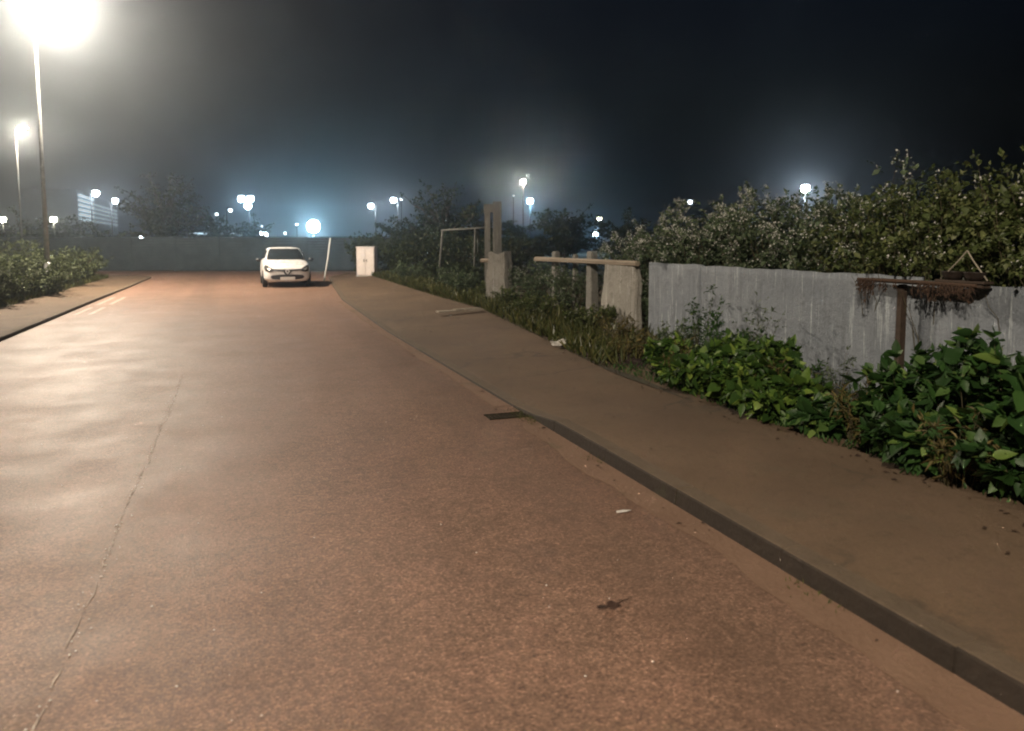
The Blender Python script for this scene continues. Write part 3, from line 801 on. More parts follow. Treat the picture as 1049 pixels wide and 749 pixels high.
rough_block('concrete_slab', 'upright broken concrete slab carrying the right end of the rail', 'slab', (6.45, 12.05, 0.03), (0.14, 1.22, 1.27), 0, M['slab'], 0.98, 3, -0.05)
p = at(512, 300, 19.6)
rough_block('stone_block', 'tapered pale stone block standing in front of two old posts', 'stone block', (p.x, p.y, 0.03), (0.42, 0.60, 1.37), YAW * -1 + R(62), M['slab'], 0.86, 9)
rail = MB()
ra = at(549, 266, 17.6); rbp = Vector((6.38, 11.35, 1.315)); 
rail.tube([(ra.x, ra.y, 1.28), (ra.x * .5 + rbp.x * .5, ra.y * .5 + rbp.y * .5, 1.30), rbp], [0.058, 0.052, 0.05], 6)
tag(rail.build('fence_rail', M['rail']), 'long weathered timber rail resting on the broken concrete slab', 'rail')
a = at(493, 267, 20.1); b = at(501, 267, 19.95)
r2 = MB(); r2.tube([a, b + (b - a) * 0.2], [0.055, 0.055], 6)
tag(r2.build('rail_stub', M['rail']), 'short broken rail end sticking out left of the stone block', 'rail')
for px, dp, top, w, lab in ((570, 17.0, 1.47, 0.17, 'short square concrete post behind the left part of the rail'),
                          (590, 16.0, 1.42, 0.12, 'thinnest of the concrete posts behind the rail'),
                          (607, 15.0, 1.50, 0.20, 'concrete post behind the rail next to the slab')):
    p = at(px, 270, dp)
    mb = MB(); mb.box((0, 0, top / 2), (w, w, top), None, 0.85)
    o = mb.build('concrete_post', M['post_conc'], None, False, 0.02, (p.x, p.y, 0)); o.rotation_euler = (R(1.5), R(-2), 0.3)
    tag(o, lab, 'post', 'short concrete posts behind the rail')
for px, dp, top, w, lab in ((499.5, 21.6, 2.75, 0.17, 'left and slimmer of two tall old posts behind the stone block'),
                            (509.5, 21.2, 2.80, 0.25, 'right and thicker of two tall old posts behind the stone block')):
    p = at(px, 270, dp)
    mb = MB(); mb.box((0, 0, top / 2), (w, w, top), None, 0.95); 
    if w < 0.2: mb.box((0.03, 0, top - 0.12), (w + 0.1, w * 0.9, 0.24))
    o = mb.build('tall_post', M['post_conc'], None, False, 0.015, (p.x, p.y, 0)); o.rotation_euler = (0, 0, -YAW)
    tag(o, lab, 'post', 'tall old posts behind the stone block')
# pipe frame
pf = thing('pipe_frame', 'rusty steel pipe frame standing open in the dark bushes', 'metal frame', (0, 0, 0))
A = at(449, 280, 27); B = at(453.5, 236, 27); Cc = at(487, 234, 26.2); Dd = at(485.5, 284, 26.2); E2 = at(499, 233.5, 26.0); G2 = at(489.5, 260, 26.1)
A.z = 0.1; Dd.z = 0.1
MB().tube([A, B], 0.045, 8).build('upright', M['frame'], pf, True)
MB().tube([Cc, Dd], 0.042, 8).build('upright', M['frame'], pf, True)
MB().tube([B + (B - Cc) * 0.03, Cc, E2], 0.038, 8).build('crossbar', M['frame'], pf, True)
MB().tube([Cc + Vector((.08, 0, -.1)), G2], 0.018, 6).build('brace', M['frame'], pf, True)

# wooden post with shelf, withered stems, planter
post = MB(); post.box((0, 0, 0.63), (0.075, 0.075, 1.26), None, 0.95)
o = post.build('wooden_post', M['brown'], None, False, 0.008, (6.345, 5.84, 0.0)); tag(o, 'dark brown wooden post against the grey wall, under the shelf board', 'post')
sh = MB(); sh.box((0, 0, 0), (0.11, 1.36, 0.04))
o = sh.build('shelf_board', M['brown'], None, False, 0.008, (6.32, 5.58, 1.29)); o.rotation_euler = (0, 0, 0.0)
tag(o, 'dark wooden shelf board along the top of the wall, on the post', 'shelf')
# withered growth hanging from the board
WP, WD, WN, WL = [], [], [], []
hb = MB()
for k in range(64):
    yv = rng.choice([rng.uniform(4.95, 5.45), rng.uniform(5.0, 6.2), rng.uniform(6.05, 6.27)]); Ls = rng.uniform(0.05, 0.17) * (1.9 if rng.uniform() < 0.12 else 1)
    x = 6.225 - rng.uniform(0, 0.03)
    l = [(x, yv, 1.30), (x - 0.012, yv + rng.normal(0, .01), 1.30 - Ls * 0.5), (x - 0.004, yv + rng.normal(0, .02), 1.30 - Ls)]
    hb.tube(l, [0.006, 0.005, 0.002], 4)
    for m in range(9):
        WP.append((x - rng.uniform(0, 0.03), yv + rng.normal(0, 0.02), 1.30 - Ls * rng.uniform(0, 1))); WD.append((rng.normal(0, .3), rng.normal(0, .3), -1)); WN.append(rng.normal(0, 1, 3)); WL.append(rng.uniform(0.02, 0.05))
wr = thing('withered_creeper', 'brown withered creeper hanging in strands from the shelf board', 'plant', (0, 0, 0))
hb.tube([(6.212, 4.92, 1.298), (6.214, 5.6, 1.302), (6.212, 6.30, 1.297)], 0.016, 6)
hb.build('stem', M['dead'], wr); leaf_mesh('foliage', WP, WD, WN, np.array(WL), np.array(WL) * 0.4, M['dead'], wr)
pl = thing('hanging_planter', 'small hanging planter with two dark bowls and pale strings, on the shelf board', 'planter', (6.31, 5.13, 1.312))
tray = MB(); tray.box((0, 0, 0.012), (0.12, 0.52, 0.024)); tray.build('tray', M['brown'], pl, False, 0.005)
for dy in (-0.115, 0.115):
    MB().lathe([(0.06, 0.026), (0.085, 0.06), (0.095, 0.10), (0.10, 0.105), (0.085, 0.10), (0.07, 0.075)], (0, dy, 0), 18).build('bowl', M['pot'], pl, True)
for dy in (-0.24, 0.24):
    MB().tube([(0.0, dy, 0.03), (0.02, dy * 0.3, 0.21), (0.03, 0, 0.30)], 0.007, 5).build('string', M['string'], pl)

# ------------------------------------------------------------------ small things on the pavement and road
pk = MB(); a = ground_at(448, 320.5, 0.12); b = ground_at(494, 318, 0.12); d = (b - a); L = d.length
pk.box((0, 0, 0.02), (L, 0.17, 0.035)); pk.box((L * 0.18, 0.06, 0.05), (L * 0.6, 0.12, 0.02), Matrix.Rotation(0.12, 3, 'Z'))
o = pk.build('wooden_plank', M['plank'], None, False, 0.004, (a + b) / 2); o.rotation_euler = (0, 0, math.atan2(d.y, d.x)); tag(o, 'pale plank lying across the edge of the pavement', 'plank')
bm = bmesh.new(); bmesh.ops.create_icosphere(bm, subdivisions=3, radius=1)
for v in bm.verts:
    q = v.co; e = 1 + 0.35 * math.sin(q.x * 5 + q.y * 3) * math.sin(q.y * 6 + q.z * 4) + random.uniform(-.1, .1)
    v.co = Vector((q.x * 0.125 * e, q.y * 0.08 * e, max(-0.03, q.z * 0.05 * e + 0.025 * math.sin(q.x * 4))))
me = bpy.data.meshes.new('paper_litter'); bm.to_mesh(me); bm.free()
p = ground_at(573, 353.5, 0.13); o = link('paper_litter', me, M['litter'], None, False, (p.x, p.y, 0.155)); o.rotation_euler = (0, 0, -0.3)
tag(o, 'crumpled white paper lying on the pavement edge by the weeds', 'litter')
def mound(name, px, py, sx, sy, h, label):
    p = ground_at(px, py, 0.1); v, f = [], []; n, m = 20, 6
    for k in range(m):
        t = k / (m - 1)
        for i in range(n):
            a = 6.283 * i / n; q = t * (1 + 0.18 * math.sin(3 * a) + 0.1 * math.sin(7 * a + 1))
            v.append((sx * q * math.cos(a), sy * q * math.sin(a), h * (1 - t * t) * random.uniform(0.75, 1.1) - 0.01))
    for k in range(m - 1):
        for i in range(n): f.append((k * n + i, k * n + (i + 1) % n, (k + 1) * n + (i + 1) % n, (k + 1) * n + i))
    b = MB(); b.add(v, f); o = b.build(name, M['mound_dark'], None, True, 0, (p.x, p.y, 0.1)); return tag(o, label, 'dirt heap')
mound('dark_mound', 630, 366, 0.30, 0.75, 0.12, 'low dark reddish mound at the verge below the slab')  # low mound in a darker, redder tone than the verge around it
# drain slot at the end of the raised kerb
gr = thing('drain_grate', 'dark iron drain grate at the end of the raised kerb', 'drain', (2.40, 6.80, -0.003))
g = MB(); g.box((0, -0.095, 0.006), (0.40, 0.02, 0.012)); g.box((0, 0.095, 0.006), (0.40, 0.02, 0.012)); g.build('frame', M['grate'], gr)
g = MB()
for k in range(9): g.box((-0.18 + k * 0.045, 0, 0.005), (0.034, 0.168, 0.009))
g.build('grille', M['grate'], gr)
# crushed leaf on the road
lf = thing('dead_leaf', 'curled dark dead leaf lying alone on the near road', 'leaf', (1.55, 3.0, 0.006))
pp = [(0, 0, 0.004)] * 3; 
leaf_mesh('leaf_blade', [(-0.05, 0, 0.012), (0.0, 0.0, 0.014), (0.02, -.005, 0.01)], [(1, .1, .1), (1, -.3, .2), (1, .2, 0)], [(0, .2, 1), (0, -.4, 1), (.2, 0, 1)], np.array([.075, .06, .07]), np.array([.045, .05, .035]), M['deadleaf'], lf, True)
MB().tube([(0.05, 0.01, 0.006), (0.11, 0.035, 0.004), (0.16, 0.05, 0.003)], [0.003, 0.002, 0.001], 5).build('stalk', M['deadleaf'], lf)
p = ground_at(638, 524.5)
o = MB().add([(-.05, -.012, 0), (.02, -.02, .004), (.06, 0, 0), (.01, .016, .003), (-.04, .012, .002)], [(0, 1, 2, 3, 4)]).build('paper_scrap', M['litter'], None, False, 0, (p.x, p.y, 0.006))
sol = o.modifiers.new('t', 'SOLIDIFY'); sol.thickness = 0.003
tag(o, 'tiny pale scrap of paper on the road near the gutter', 'litter')

# ------------------------------------------------------------------ cabinet, leaning pole, fence
p = at(376, 270, 35.0)
cab = thing('utility_cabinet', 'white two door utility cabinet overgrown by a light green bush', 'cabinet', (p.x, p.y, 0.0), -YAW - R(8))
MB().box((0, 0, 0.06), (0.92, 0.5, 0.12)).build('plinth', M['slab'], cab, False, 0.01)
MB().box((0, 0, 0.76), (0.86, 0.44, 1.28)).build('body', M['pinkcab'], cab, False, 0.012)
MB().box((0, 0, 1.42), (0.90, 0.48, 0.05)).build('roof', M['cabinet'], cab, False, 0.01)
for dx, nm in ((-0.21, 1), (0.21, 2)):
    d = MB().box((dx, -0.232, 0.76), (0.40, 0.022, 1.2)).build('door', M['cabinet'], cab, False, 0.005)
    MB().box((dx + (0.15 if nm == 1 else -0.15), -0.252, 0.8), (0.025, 0.02, 0.12)).build('handle', M['grate'], d, False, 0.004)
a = ground_at(332, 288); b = at(338.3, 244, 32.4)
o = MB().tube([a, a.lerp(b, 0.5) + Vector((0.02, 0, 0)), b], [0.034, 0.032, 0.03], 10).build('leaning_pole', M['whitepole'], None, True)
tag(o, 'thin white pole leaning right behind the parked car', 'pole')

fa = at(-90, 247, 42.4); fb = at(405, 247, 42.1); fa.z = fb.z = 0
fd = (fb - fa); fl = fd.length; fz = math.atan2(fd.y, fd.x)
fen = thing('boarded_fence', 'long dark boarded fence across the far end of the road', 'fence', fa, fz)
nb = int(fl / 2.4); bw = fl / nb
bd = MB()
for k in range(nb):
    for j in range(12):
        bd.box((bw * (k + 0.5), random.uniform(-.004, .004), 0.06 + 0.153 * j + 0.075), (bw - 0.08, 0.028, 0.150))
bd.build('boards', M['fence'], fen)
for k in range(nb + 1):
    MB().box((bw * k, 0.0, 0.96), (0.076, 0.09, 1.92)).build('post', M['fence'], fen)
cp = MB().box((fl / 2, 0, 1.935), (fl + 0.1, 0.12, 0.03)).build('top_rail', M['fence'], fen)

# ------------------------------------------------------------------ lamps
WARM = (1.0, 0.84, 0.66); COOL = (0.38, 0.72, 1.0); NEUT = (0.80, 0.91, 1.0); YEL = (1.0, 0.93, 0.72)
EM = {'w': emit('warm_lamp_lens', WARM, 1500), 'c': emit('cool_lamp_lens', (0.72, 0.9, 1.0), 60), 'n': emit('white_lamp_lens', NEUT, 55), 'y': emit('yellow_lamp_lens', YEL, 40), 'd': emit('dim_lamp_lens', NEUT, 7), 'b': emit('blinding_flood_lens', (0.6, 0.88, 1.0), 190)}
CLR = {'w': WARM, 'c': COOL, 'n': NEUT, 'y': YEL, 'd': NEUT, 'b': COOL}
def point(name, loc, power, color, parent=None, radius=0.12, spot=None):
    l = bpy.data.lights.new(name, 'SPOT' if spot else 'POINT'); l.energy = power; l.color = color; l.shadow_soft_size = radius
    if spot: l.spot_size = R(spot); l.spot_blend = 0.6
    o = bpy.data.objects.new(name, l); COL.objects.link(o); o.location = loc
    if parent is not None: o.parent = parent
    return o
def street_lamp(loc, height, label, power, reach=1.4, face=0.0, lens='w', group='tall street lamps on the left of the road'):
    t = thing('street_lamp', label, 'street lamp', loc, face, group)
    MB().lathe([(0.16, 0), (0.16, 0.02), (0.11, 0.04), (0.105, 0.9), (0.085, 0.95)], (0, 0, 0), 16).build('base_sleeve', M['galv'], t, True)
    MB().tube([(0, 0, 0.9), (0, 0, height * 0.5), (0, 0, height)], [0.075, 0.055, 0.035], 12).build('pole', M['pipe'], t, True)
    MB().tube([(0, 0, height - 0.02), (0.06, 0, height + 0.12), (0.25, 0, height + 0.22), (reach * 0.6, 0, height + 0.27)], [0.04, 0.038, 0.034, 0.03], 10).build('arm', M['galv'], t, True)
    hd = MB()
    n = 14; v, f = [], []
    for z, k in ((0.0, 1.0), (0.05, 0.98), (0.10, 0.75), (0.13, 0.35)):
        for i in range(n):
            a = 6.2832 * i / n; v.append((reach * 0.6 + 0.30 + 0.36 * k * math.cos(a), 0.15 * k * math.sin(a), height + 0.20 + z))
    for j in range(3):
        for i in range(n): f.append((j * n + i, j * n + (i + 1) % n, (j + 1) * n + (i + 1) % n, (j + 1) * n + i))
    f.append(tuple(range(n))[::-1]); f.append(tuple(3 * n + i for i in range(n))); hd.add(v, f)
    h = hd.build('lamp_head', M['housing'], t, True)
    lv = []
    lz = MB(); c = (reach * 0.6 + 0.30, 0, height + 0.198)
    pr = [(0.30, 0.0), (0.28, -0.05), (0.20, -0.09), (0.08, -0.11), (0.01, -0.113)]
    vv, ff = [], []
    for r_, z in pr:
        for i in range(n):
            a = 6.2832 * i / n; vv.append((c[0] + r_ * math.cos(a), r_ * 0.42 * math.sin(a), c[2] + z))
    for j in range(len(pr) - 1):
        for i in range(n): ff.append((j * n + i, j * n + (i + 1) % n, (j + 1) * n + (i + 1) % n, (j + 1) * n + i))
    ff.append(tuple((len(pr) - 1) * n + i for i in range(n))); lz.add(vv, ff)
    lz.build('lens', EM[lens], h, True)
    point('bulb', (c[0], 0, c[2] - 0.30), power, CLR[lens], t, 0.14)
    return t
S = at(36, 0, 23.2)
STREET_P = 13500
street_lamp((S.x - 0.05, S.y, 0.08), 9.0, 'nearest glaring street lamp, its tall pole rising from the left bushes', STREET_P, 0.35)
street_lamp((S.x - 0.05, S.y - 33, 0.08), 9.0, 'street lamp on the left side of the road behind the viewpoint', STREET_P * 0.68, 0.35)
s2 = at(20, 131, 55)
street_lamp((s2.x - 0.25, s2.y, 0), s2.z - 0.15, 'second street lamp farther back at the left edge', 3000, 0.2)

def far_lamp(px, py, height, lens, label, size=0.5, power=0, side=1, kind='arm', group='distant lamps', cat='lamp'):
    d = (height - CAMH) * F / (HY - py)
    p = at(px, py, d)
    ox = side * 0.55 if kind == 'arm' else 0
    root = thing('distant_lamp', label, cat, (p.x - _r.x * ox, p.y - _r.y * ox, 0), -YAW, group)
    h = p.z
    MB().tube([(0, 0, 0), (0, 0, h * 0.6), (0, 0, h + (0.10 if kind == 'arm' else -0.1))], [0.09, 0.075, 0.06], 8).build('pole', M['farpole'], root, True)
    if kind == 'arm':
        MB().tube([(0, 0, h + 0.08), (ox * 0.35, 0, h + 0.22 + size * .4), (ox, 0, h + 0.12 + size * .4)], [0.05, 0.045, 0.04], 8).build('arm', M['farpole'], root, True)
    hd = MB().lathe([(size * 0.55, 0), (size * 0.5, size * 0.10), (size * 0.2, size * 0.22)], (ox, 0, h + size * 0.36), 14).build('lamp_head', M['housing'], root, True)
    MB().lathe([(size * 0.5 * math.sin(q), -size * 0.5 * math.cos(q)) for q in np.linspace(0.15, 2.35, 10)], (ox, 0, h), 14).build('lens', EM[lens], hd, True)
    if power: point('bulb', (ox, -size * 0.7, h - size * 0.55), power, CLR[lens], root, 0.3)
    return root
far_lamp(3, 225, 4.0, 'y', 'warm globe lamp at the very left edge above the bushes', 0.62, 700, kind='post')
far_lamp(55, 225, 4.0, 'y', 'warm globe lamp above the bushes, right of the tall poles', 0.68, 900, kind='post')
far_lamp(98, 198, 7.0, 'n', 'white hooked lamp in front of the striped building', 0.72, 800)
far_lamp(118, 206, 7.0, 'n', 'smaller white hooked lamp right of the striped building', 0.75, 500)
far_lamp(380, 211, 6.0, 'n', 'white hooked lamp left of the pair above the white cabinet', 0.66, 1000, side=-1)
far_lamp(403, 205, 7.0, 'n', 'white hooked lamp above and right of the white cabinet', 0.72, 1000, side=-1)
far_lamp(411, 204, 8.0, 'd', 'faint tiny lamp just right of the hooked lamp above the cabinet', 0.4, 0, kind='post')
far_lamp(536, 186, 9.0, 'w', 'upper warm white lamp of two stacked above the stone block', 0.5, 500, kind='post')
far_lamp(543, 206, 6.0, 'c', 'lower cool white lamp of two stacked above the stone block', 0.62, 900, kind='post')
far_lamp(614, 224, 5.0, 'y', 'small hooked lamp above the low cool lamp by the slab', 0.55, 0)
far_lamp(610, 240, 2.6, 'c', 'low cool lamp seen just above the rail', 0.6, 900, kind='post')
far_lamp(707, 207, 6.0, 'd', 'faint hooked lamp among the tops of the flowering hedge', 0.5, 0)
far_lamp(825, 193, 5.6, 'n', 'bright lamp shining just over the flowering hedge', 0.62, 1600, kind='post')
far_lamp(526, 200.5, 7.5, 'd', 'dim speck of a lamp left of the two stacked lamps', 0.12, 0, kind='post')
far_lamp(270, 240.5, 2.5, 'n', 'low white lamp half hidden by the fence above the car', 0.95, 350, kind='post')
far_lamp(268, 232, 4.0, 'd', 'tiny lamp above the low white lamp', 0.3, 0, kind='post')
far_lamp(145, 243, 2.1, 'n', 'tiny white lamp low over the left end of the fence', 0.34, 0, kind='post')
far_lamp(236, 215.5, 6.0, 'd', 'faint hooked lamp left of the three headed lamp', 0.5, 0)
far_lamp(222, 219.5, 5.5, 'd', 'fainter lamp left again of the faint hooked lamp', 0.4, 0, kind='post')
far_lamp(304, 230, 5.0, 'c', 'small bluish lamp left of the blinding floodlight', 0.2, 0, kind='post')
far_lamp(292, 239, 2.8, 'd', 'slim lit bollard lamp between the low lamp and the floodlight', 0.35, 0, kind='post')
# three headed lamp
d3 = 92; p = at(254.5, 206, d3)
t3 = thing('three_headed_lamp', 'three headed white lamp post beyond the fence', 'lamp', (p.x, p.y, 0), -YAW, 'distant lamps')
MB().tube([(0, 0, 0), (0, 0, p.z + 0.2)], [0.10, 0.07], 10).build('pole', M['farpole'], t3, True)
for dx, dz in ((-0.80, 0.25), (0.32, 0.25), (0.0, -0.60)):
    MB().tube([(0, 0.0, p.z + dz), (dx * 0.5, -0.1, p.z + dz + 0.3), (dx, -0.2, p.z + dz + 0.36)], 0.04, 6).build('arm', M['farpole'], t3)
    h = MB().lathe([(0.42, 0), (0.3, 0.1)], (dx, -0.2, p.z + dz + 0.33), 14).build('lamp_head', M['housing'], t3, True)
    MB().lathe([(0.40 * math.sin(q), -0.40 * math.cos(q)) for q in np.linspace(0.15, 2.45, 10)], (dx, -0.2, p.z + dz), 14).build('lens', EM['c'], h, True)
point('bulb', (0, -0.9, p.z - 0.2), 900, COOL, t3, 0.4)
# blinding floodlight
dF = 100; p = at(321, 232, dF)
tf = thing('floodlight', 'blinding blue white floodlight low beyond the fence, right of the car', 'floodlight', (p.x, p.y, 0), -YAW)
MB().tube([(0, 0.1, 0), (0, 0.1, p.z)], [0.10, 0.09], 10).build('pole', M['farpole'], tf, True)
fh = MB()
n = 20
for rr_, yy_ in ((0.86, -0.02), (0.84, 0.10), (0.45, 0.28)):
    fh.v += [(rr_ * math.cos(6.2832 * i / n), yy_, p.z + rr_ * math.sin(6.2832 * i / n)) for i in range(n)]
for j in range(2):
    for i in range(n): fh.f.append((j * n + i, j * n + (i + 1) % n, (j + 1) * n + (i + 1) % n, (j + 1) * n + i))
fh.f.append(tuple(2 * n + i for i in range(n)))
fh = fh.build('lamp_head', M['housing'], tf, True)
lens = MB()
for rr_, yy_ in ((0.80, -0.03), (0.62, -0.12), (0.30, -0.18), (0.02, -0.20)):
    lens.v += [(rr_ * math.cos(6.2832 * i / n), yy_, p.z + rr_ * math.sin(6.2832 * i / n)) for i in range(n)]
for j in range(3):
    for i in range(n): lens.f.append((j * n + i, j * n + (i + 1) % n, (j + 1) * n + (i + 1) % n, (j + 1) * n + i))
lens.build('lens', EM['b'], fh)
point('bulb', (0, -0.7, p.z), 4200, (0.42, 0.80, 1.0), tf, 0.5)

# striped far building
bl = at(81, 247, 400); br = at(121, 247, 560); bl.z = br.z = 0
dv = br - bl; bz = math.atan2(dv.y, dv.x); bL = dv.length
bld = thing('apartment_building', 'far apartment block with lit horizontal balcony stripes at the left', 'building', bl, bz)
MB().box((bL / 2, 12, 14.5), (bL, 24, 29)).build('wall', M['building'], bld)
M['band'] = emit('lit_balcony_strip', (0.72, 0.9, 1.0), 1.3); M['band2'] = emit('dim_balcony_strip', (0.72, 0.9, 1.0), 0.55)
for k in range(6):
    z = 13.4 + 2.55 * k
    MB().box((bL * 0.16, -0.6, z), (bL * 0.29, 1.0, 0.95)).build('balcony', M['band'], bld)
    if k < 5: MB().box((bL * 0.66, -0.6, z), (bL * 0.60, 1.0, 0.8)).build('balcony', M['band2'], bld)
# low canopy with a lit edge beyond the fence
c0 = at(193, 240, 88); c1 = at(249, 238.5, 96)
cd = c1 - c0; cz = math.atan2(cd.y, cd.x); cl = cd.length
cn = thing('canopy_shelter', 'long low shelter with a faintly lit roof edge beyond the fence', 'shelter', (c0.x, c0.y, 0), cz)
MB().box((cl / 2, 1.5, c0.z + 0.1), (cl, 3.2, 0.16)).build('roof', M['building'], cn)
M['edge'] = emit('lit_roof_edge', (0.6, 0.85, 1.0), 0.55)
MB().box((cl / 2, -0.13, c0.z + 0.1), (cl, 0.05, 0.14)).build('light_strip', M['edge'], cn)
for k in range(6): MB().box((0.2 + (cl - 0.4) * k / 5, 0.2, (c0.z) / 2), (0.12, 0.12, c0.z)).build('post', M['galv'], cn)

# ------------------------------------------------------------------ parked car
def sgnpow(a, e): return math.copysign(abs(a) ** e, a)
def build_car():
    car = thing('parked_car', 'small white hatchback parked facing the viewer at the right roadside', 'car', (1.62, 28.5, 0.0), 0.0)
    st = [(0.0, .50, .31, .64), (.04, .66, .25, .70), (.15, .775, .21, .77), (.42, .83, .20, .86), (.95, .862, .20, .945), (1.5, .866, .20, 1.0), (2.3, .866, .20, 1.02), (3.1, .866, .20, 1.03), (3.65, .845, .22, 1.02), (3.93, .77, .26, .98), (4.05, .63, .34, .90)]
    v, f = [], []
    for (y, w, zb, zt) in st:
        h = zt - zb
        half = [(0, zb), (.72 * w, zb), (.93 * w, zb + .05), (.99 * w, zb + .16), (w, zb + .5 * h), (.975 * w, zt - .17 * h - .03), (.93 * w, zt - .05), (.80 * w, zt - .004), (.42 * w, zt + .018), (0, zt + .024)]
        ring = half + [(-x, z) for x, z in half[-2:0:-1]]
        v += [(x, y, z) for x, z in ring]
    n = 18
    for i in range(len(st) - 1):
        for k in range(n): f.append((i * n + k, i * n + (k + 1) % n, (i + 1) * n + (k + 1) % n, (i + 1) * n + k))
    f.append(tuple(range(n))); f.append(tuple((len(st) - 1) * n + k for k in range(n)))
    body = MB().add(v, f).build('body', M['cwhite'], car, True)
    ss = body.modifiers.new('s', 'SUBSURF'); ss.levels = ss.render_levels = 2
    cut = MB()
    for y in (0.74, 3.22):
        for s in (-1, 1):
            vv, ff = [], []
            for xx in (0.58 * s, 1.2 * s):
                for k in range(24): a = 6.2832 * k / 24; vv.append((xx, y + 0.345 * math.cos(a), 0.31 + 0.345 * math.sin(a)))
            for k in range(24): ff.append((k, (k + 1) % 24, 24 + (k + 1) % 24, 24 + k))
            ff += [tuple(range(24)), tuple(range(24, 48))]; cut.add(vv, ff)
    co = cut.build('cutter', M['cblack'], car)
    bo = body.modifiers.new('b', 'BOOLEAN'); bo.object = co; bo.operation = 'DIFFERENCE'; bo.solver = 'EXACT'
    bpy.context.view_layer.update()
    ev = body.evaluated_get(bpy.context.evaluated_depsgraph_get())
    me = bpy.data.meshes.new_from_object(ev); body.modifiers.clear(); body.data = me
    bpy.data.objects.remove(co, do_unlink=True)
    # greenhouse
    lv = [(0.93, 1.04, 4.00, .775), (1.0, 1.15, 3.98, .765), (1.15, 1.40, 3.92, .725), (1.30, 1.66, 3.82, .668), (1.40, 1.90, 3.66, .60), (1.445, 2.12, 3.45, .50), (1.462, 2.4, 3.2, .30)]
    def G(theta, z, off=0.0):
        zs = [l[0] for l in lv]
        yf, yr, hw = (float(np.interp(z, zs, [l[k] for l in lv])) for k in (1, 2, 3))
        c, s = math.cos(theta), math.sin(theta); e = 0.36
        x = (hw + off) * sgnpow(c, e); yy = sgnpow(s, e)
        ym = (yf + yr) / 2; y = ym + (yr - yf + 2 * off) / 2 * yy
        if s < 0: y -= 0.10 * (1 - (x / hw) ** 2) * min(1, -yy)
        return (x, y, z + off * 0.4)
    n = 48; v, f = [], []
    # angles spaced so that corners are well resolved
    th = [2 * math.pi * k / n for k in range(n)]
    for l in lv:
        for t in th: v.append(G(t, l[0]))
    for i in range(len(lv) - 1):
        for k in range(n): f.append((i * n + k, i * n + (k + 1) % n, (i + 1) * n + (k + 1) % n, (i + 1) * n + k))
    f.append(tuple((len(lv) - 1) * n + k for k in range(n)))
    MB().add(v, f).build('roof', M['cwhite'], car, True)
    def patch(name, ta, tb, za, zb, mat, nt=24, nz=8, off=0.006):
        v, f = [], []
        for j in range(nz + 1):
            z = za + (zb - za) * j / nz
            for i in range(nt + 1): v.append(G(ta + (tb - ta) * i / nt, z, off))
        for j in range(nz):
            for i in range(nt): a = j * (nt + 1) + i; f.append((a, a + 1, a + nt + 2, a + nt + 1))
        return MB().add(v, f).build(name, mat, car, True)
    ws = patch('windscreen', R(-90 - 43), R(-90 + 43), 1.0, 1.405, M['cglass'])
    patch('rear_window', R(90 - 40), R(90 + 40), 1.06, 1.36, M['cglass'])
    for s in (0, 180):
        patch('side_window', R(s - 33), R(s + 8), 1.02, 1.35, M['cglass'], 16)
        patch('side_window', R(s + 11), R(s + 33), 1.04, 1.34, M['cglass'], 12)
    # rear-view mirror and visors seen through the screen
    MB().box((0.02, 1.585, 1.22), (0.20, 0.02, 0.06)).build('mirror', M['chrome'], ws, False, 0.008)
    for s in (-1, 1): MB().tube([(s * .1, 1.16, 1.0), (s * .1 + .5 * -s * 0.9, 1.25, 1.06)], 0.008, 5).build('wiper', M['cblack'], car)
    # front surface helper: project a front-view outline on to the nose
    bmw = bmesh.new(); bmw.from_mesh(body.data)
    from mathutils.bvhtree import BVHTree
    bvh = BVHTree.FromBMesh(bmw)
    def nose(pts, name, mat, parent, off=0.012, thick=0.0):
        # subdivided fan of a closed outline, draped on the nose
        pts = [(a[0] + (b[0] - a[0]) * q / 5, a[1] + (b[1] - a[1]) * q / 5) for a, b in zip(pts, pts[1:] + pts[:1]) for q in range(5)]
        c = (sum(p[0] for p in pts) / len(pts), sum(p[1] for p in pts) / len(pts))
        v, f = [], []; m = 9
        def drop(x, z):
            h = bvh.ray_cast(Vector((x, -3, z)), Vector((0, 1, 0)))
            return (x, (min(h[0].y, 0.75) if h[0] else 0.45) - off, z)
        N = len(pts)
        for j in range(1, m + 1):
            for p in pts: v.append(drop(c[0] + (p[0] - c[0]) * j / m, c[1] + (p[1] - c[1]) * j / m))
        v.append(drop(*c)); ci = len(v) - 1
        for i in range(N): f.append((ci, i, (i + 1) % N))
        for j in range(m - 1):
            for i in range(N): f.append((j * N + i, j * N + (i + 1) % N, (j + 1) * N + (i + 1) % N, (j + 1) * N + i))
        return MB().add(v, f).build(name, mat, parent, True)
    def band(top, bot, name, mat, off):
        # strip between two polylines, draped
        v, f = [], []; n = len(top)
        for (x, z) in top + bot:
            h = bvh.ray_cast(Vector((x, -3, z)), Vector((0, 1, 0))); v.append((x, (h[0].y if h[0] else 0.3) - off, z))
        for i in range(n - 1): f.append((i, i + 1, n + i + 1, n + i))
        return MB().add(v, f).build(name, mat, car, True)
    xs = np.linspace(-0.62, 0.62, 31)
    topz = [0.672 - 0.035 * math.exp(-(x / 0.2) ** 2) * 0 + 0.03 * (abs(x) / 0.62) ** 2 for x in xs]
    botz = [0.605 - 0.125 * math.exp(-(x / 0.13) ** 4) + 0.03 * (abs(x) / 0.62) ** 2 for x in xs]
    gl = band(list(zip(xs, topz)), list(zip(xs, botz)), 'grille', M['cblack'], 0.008)
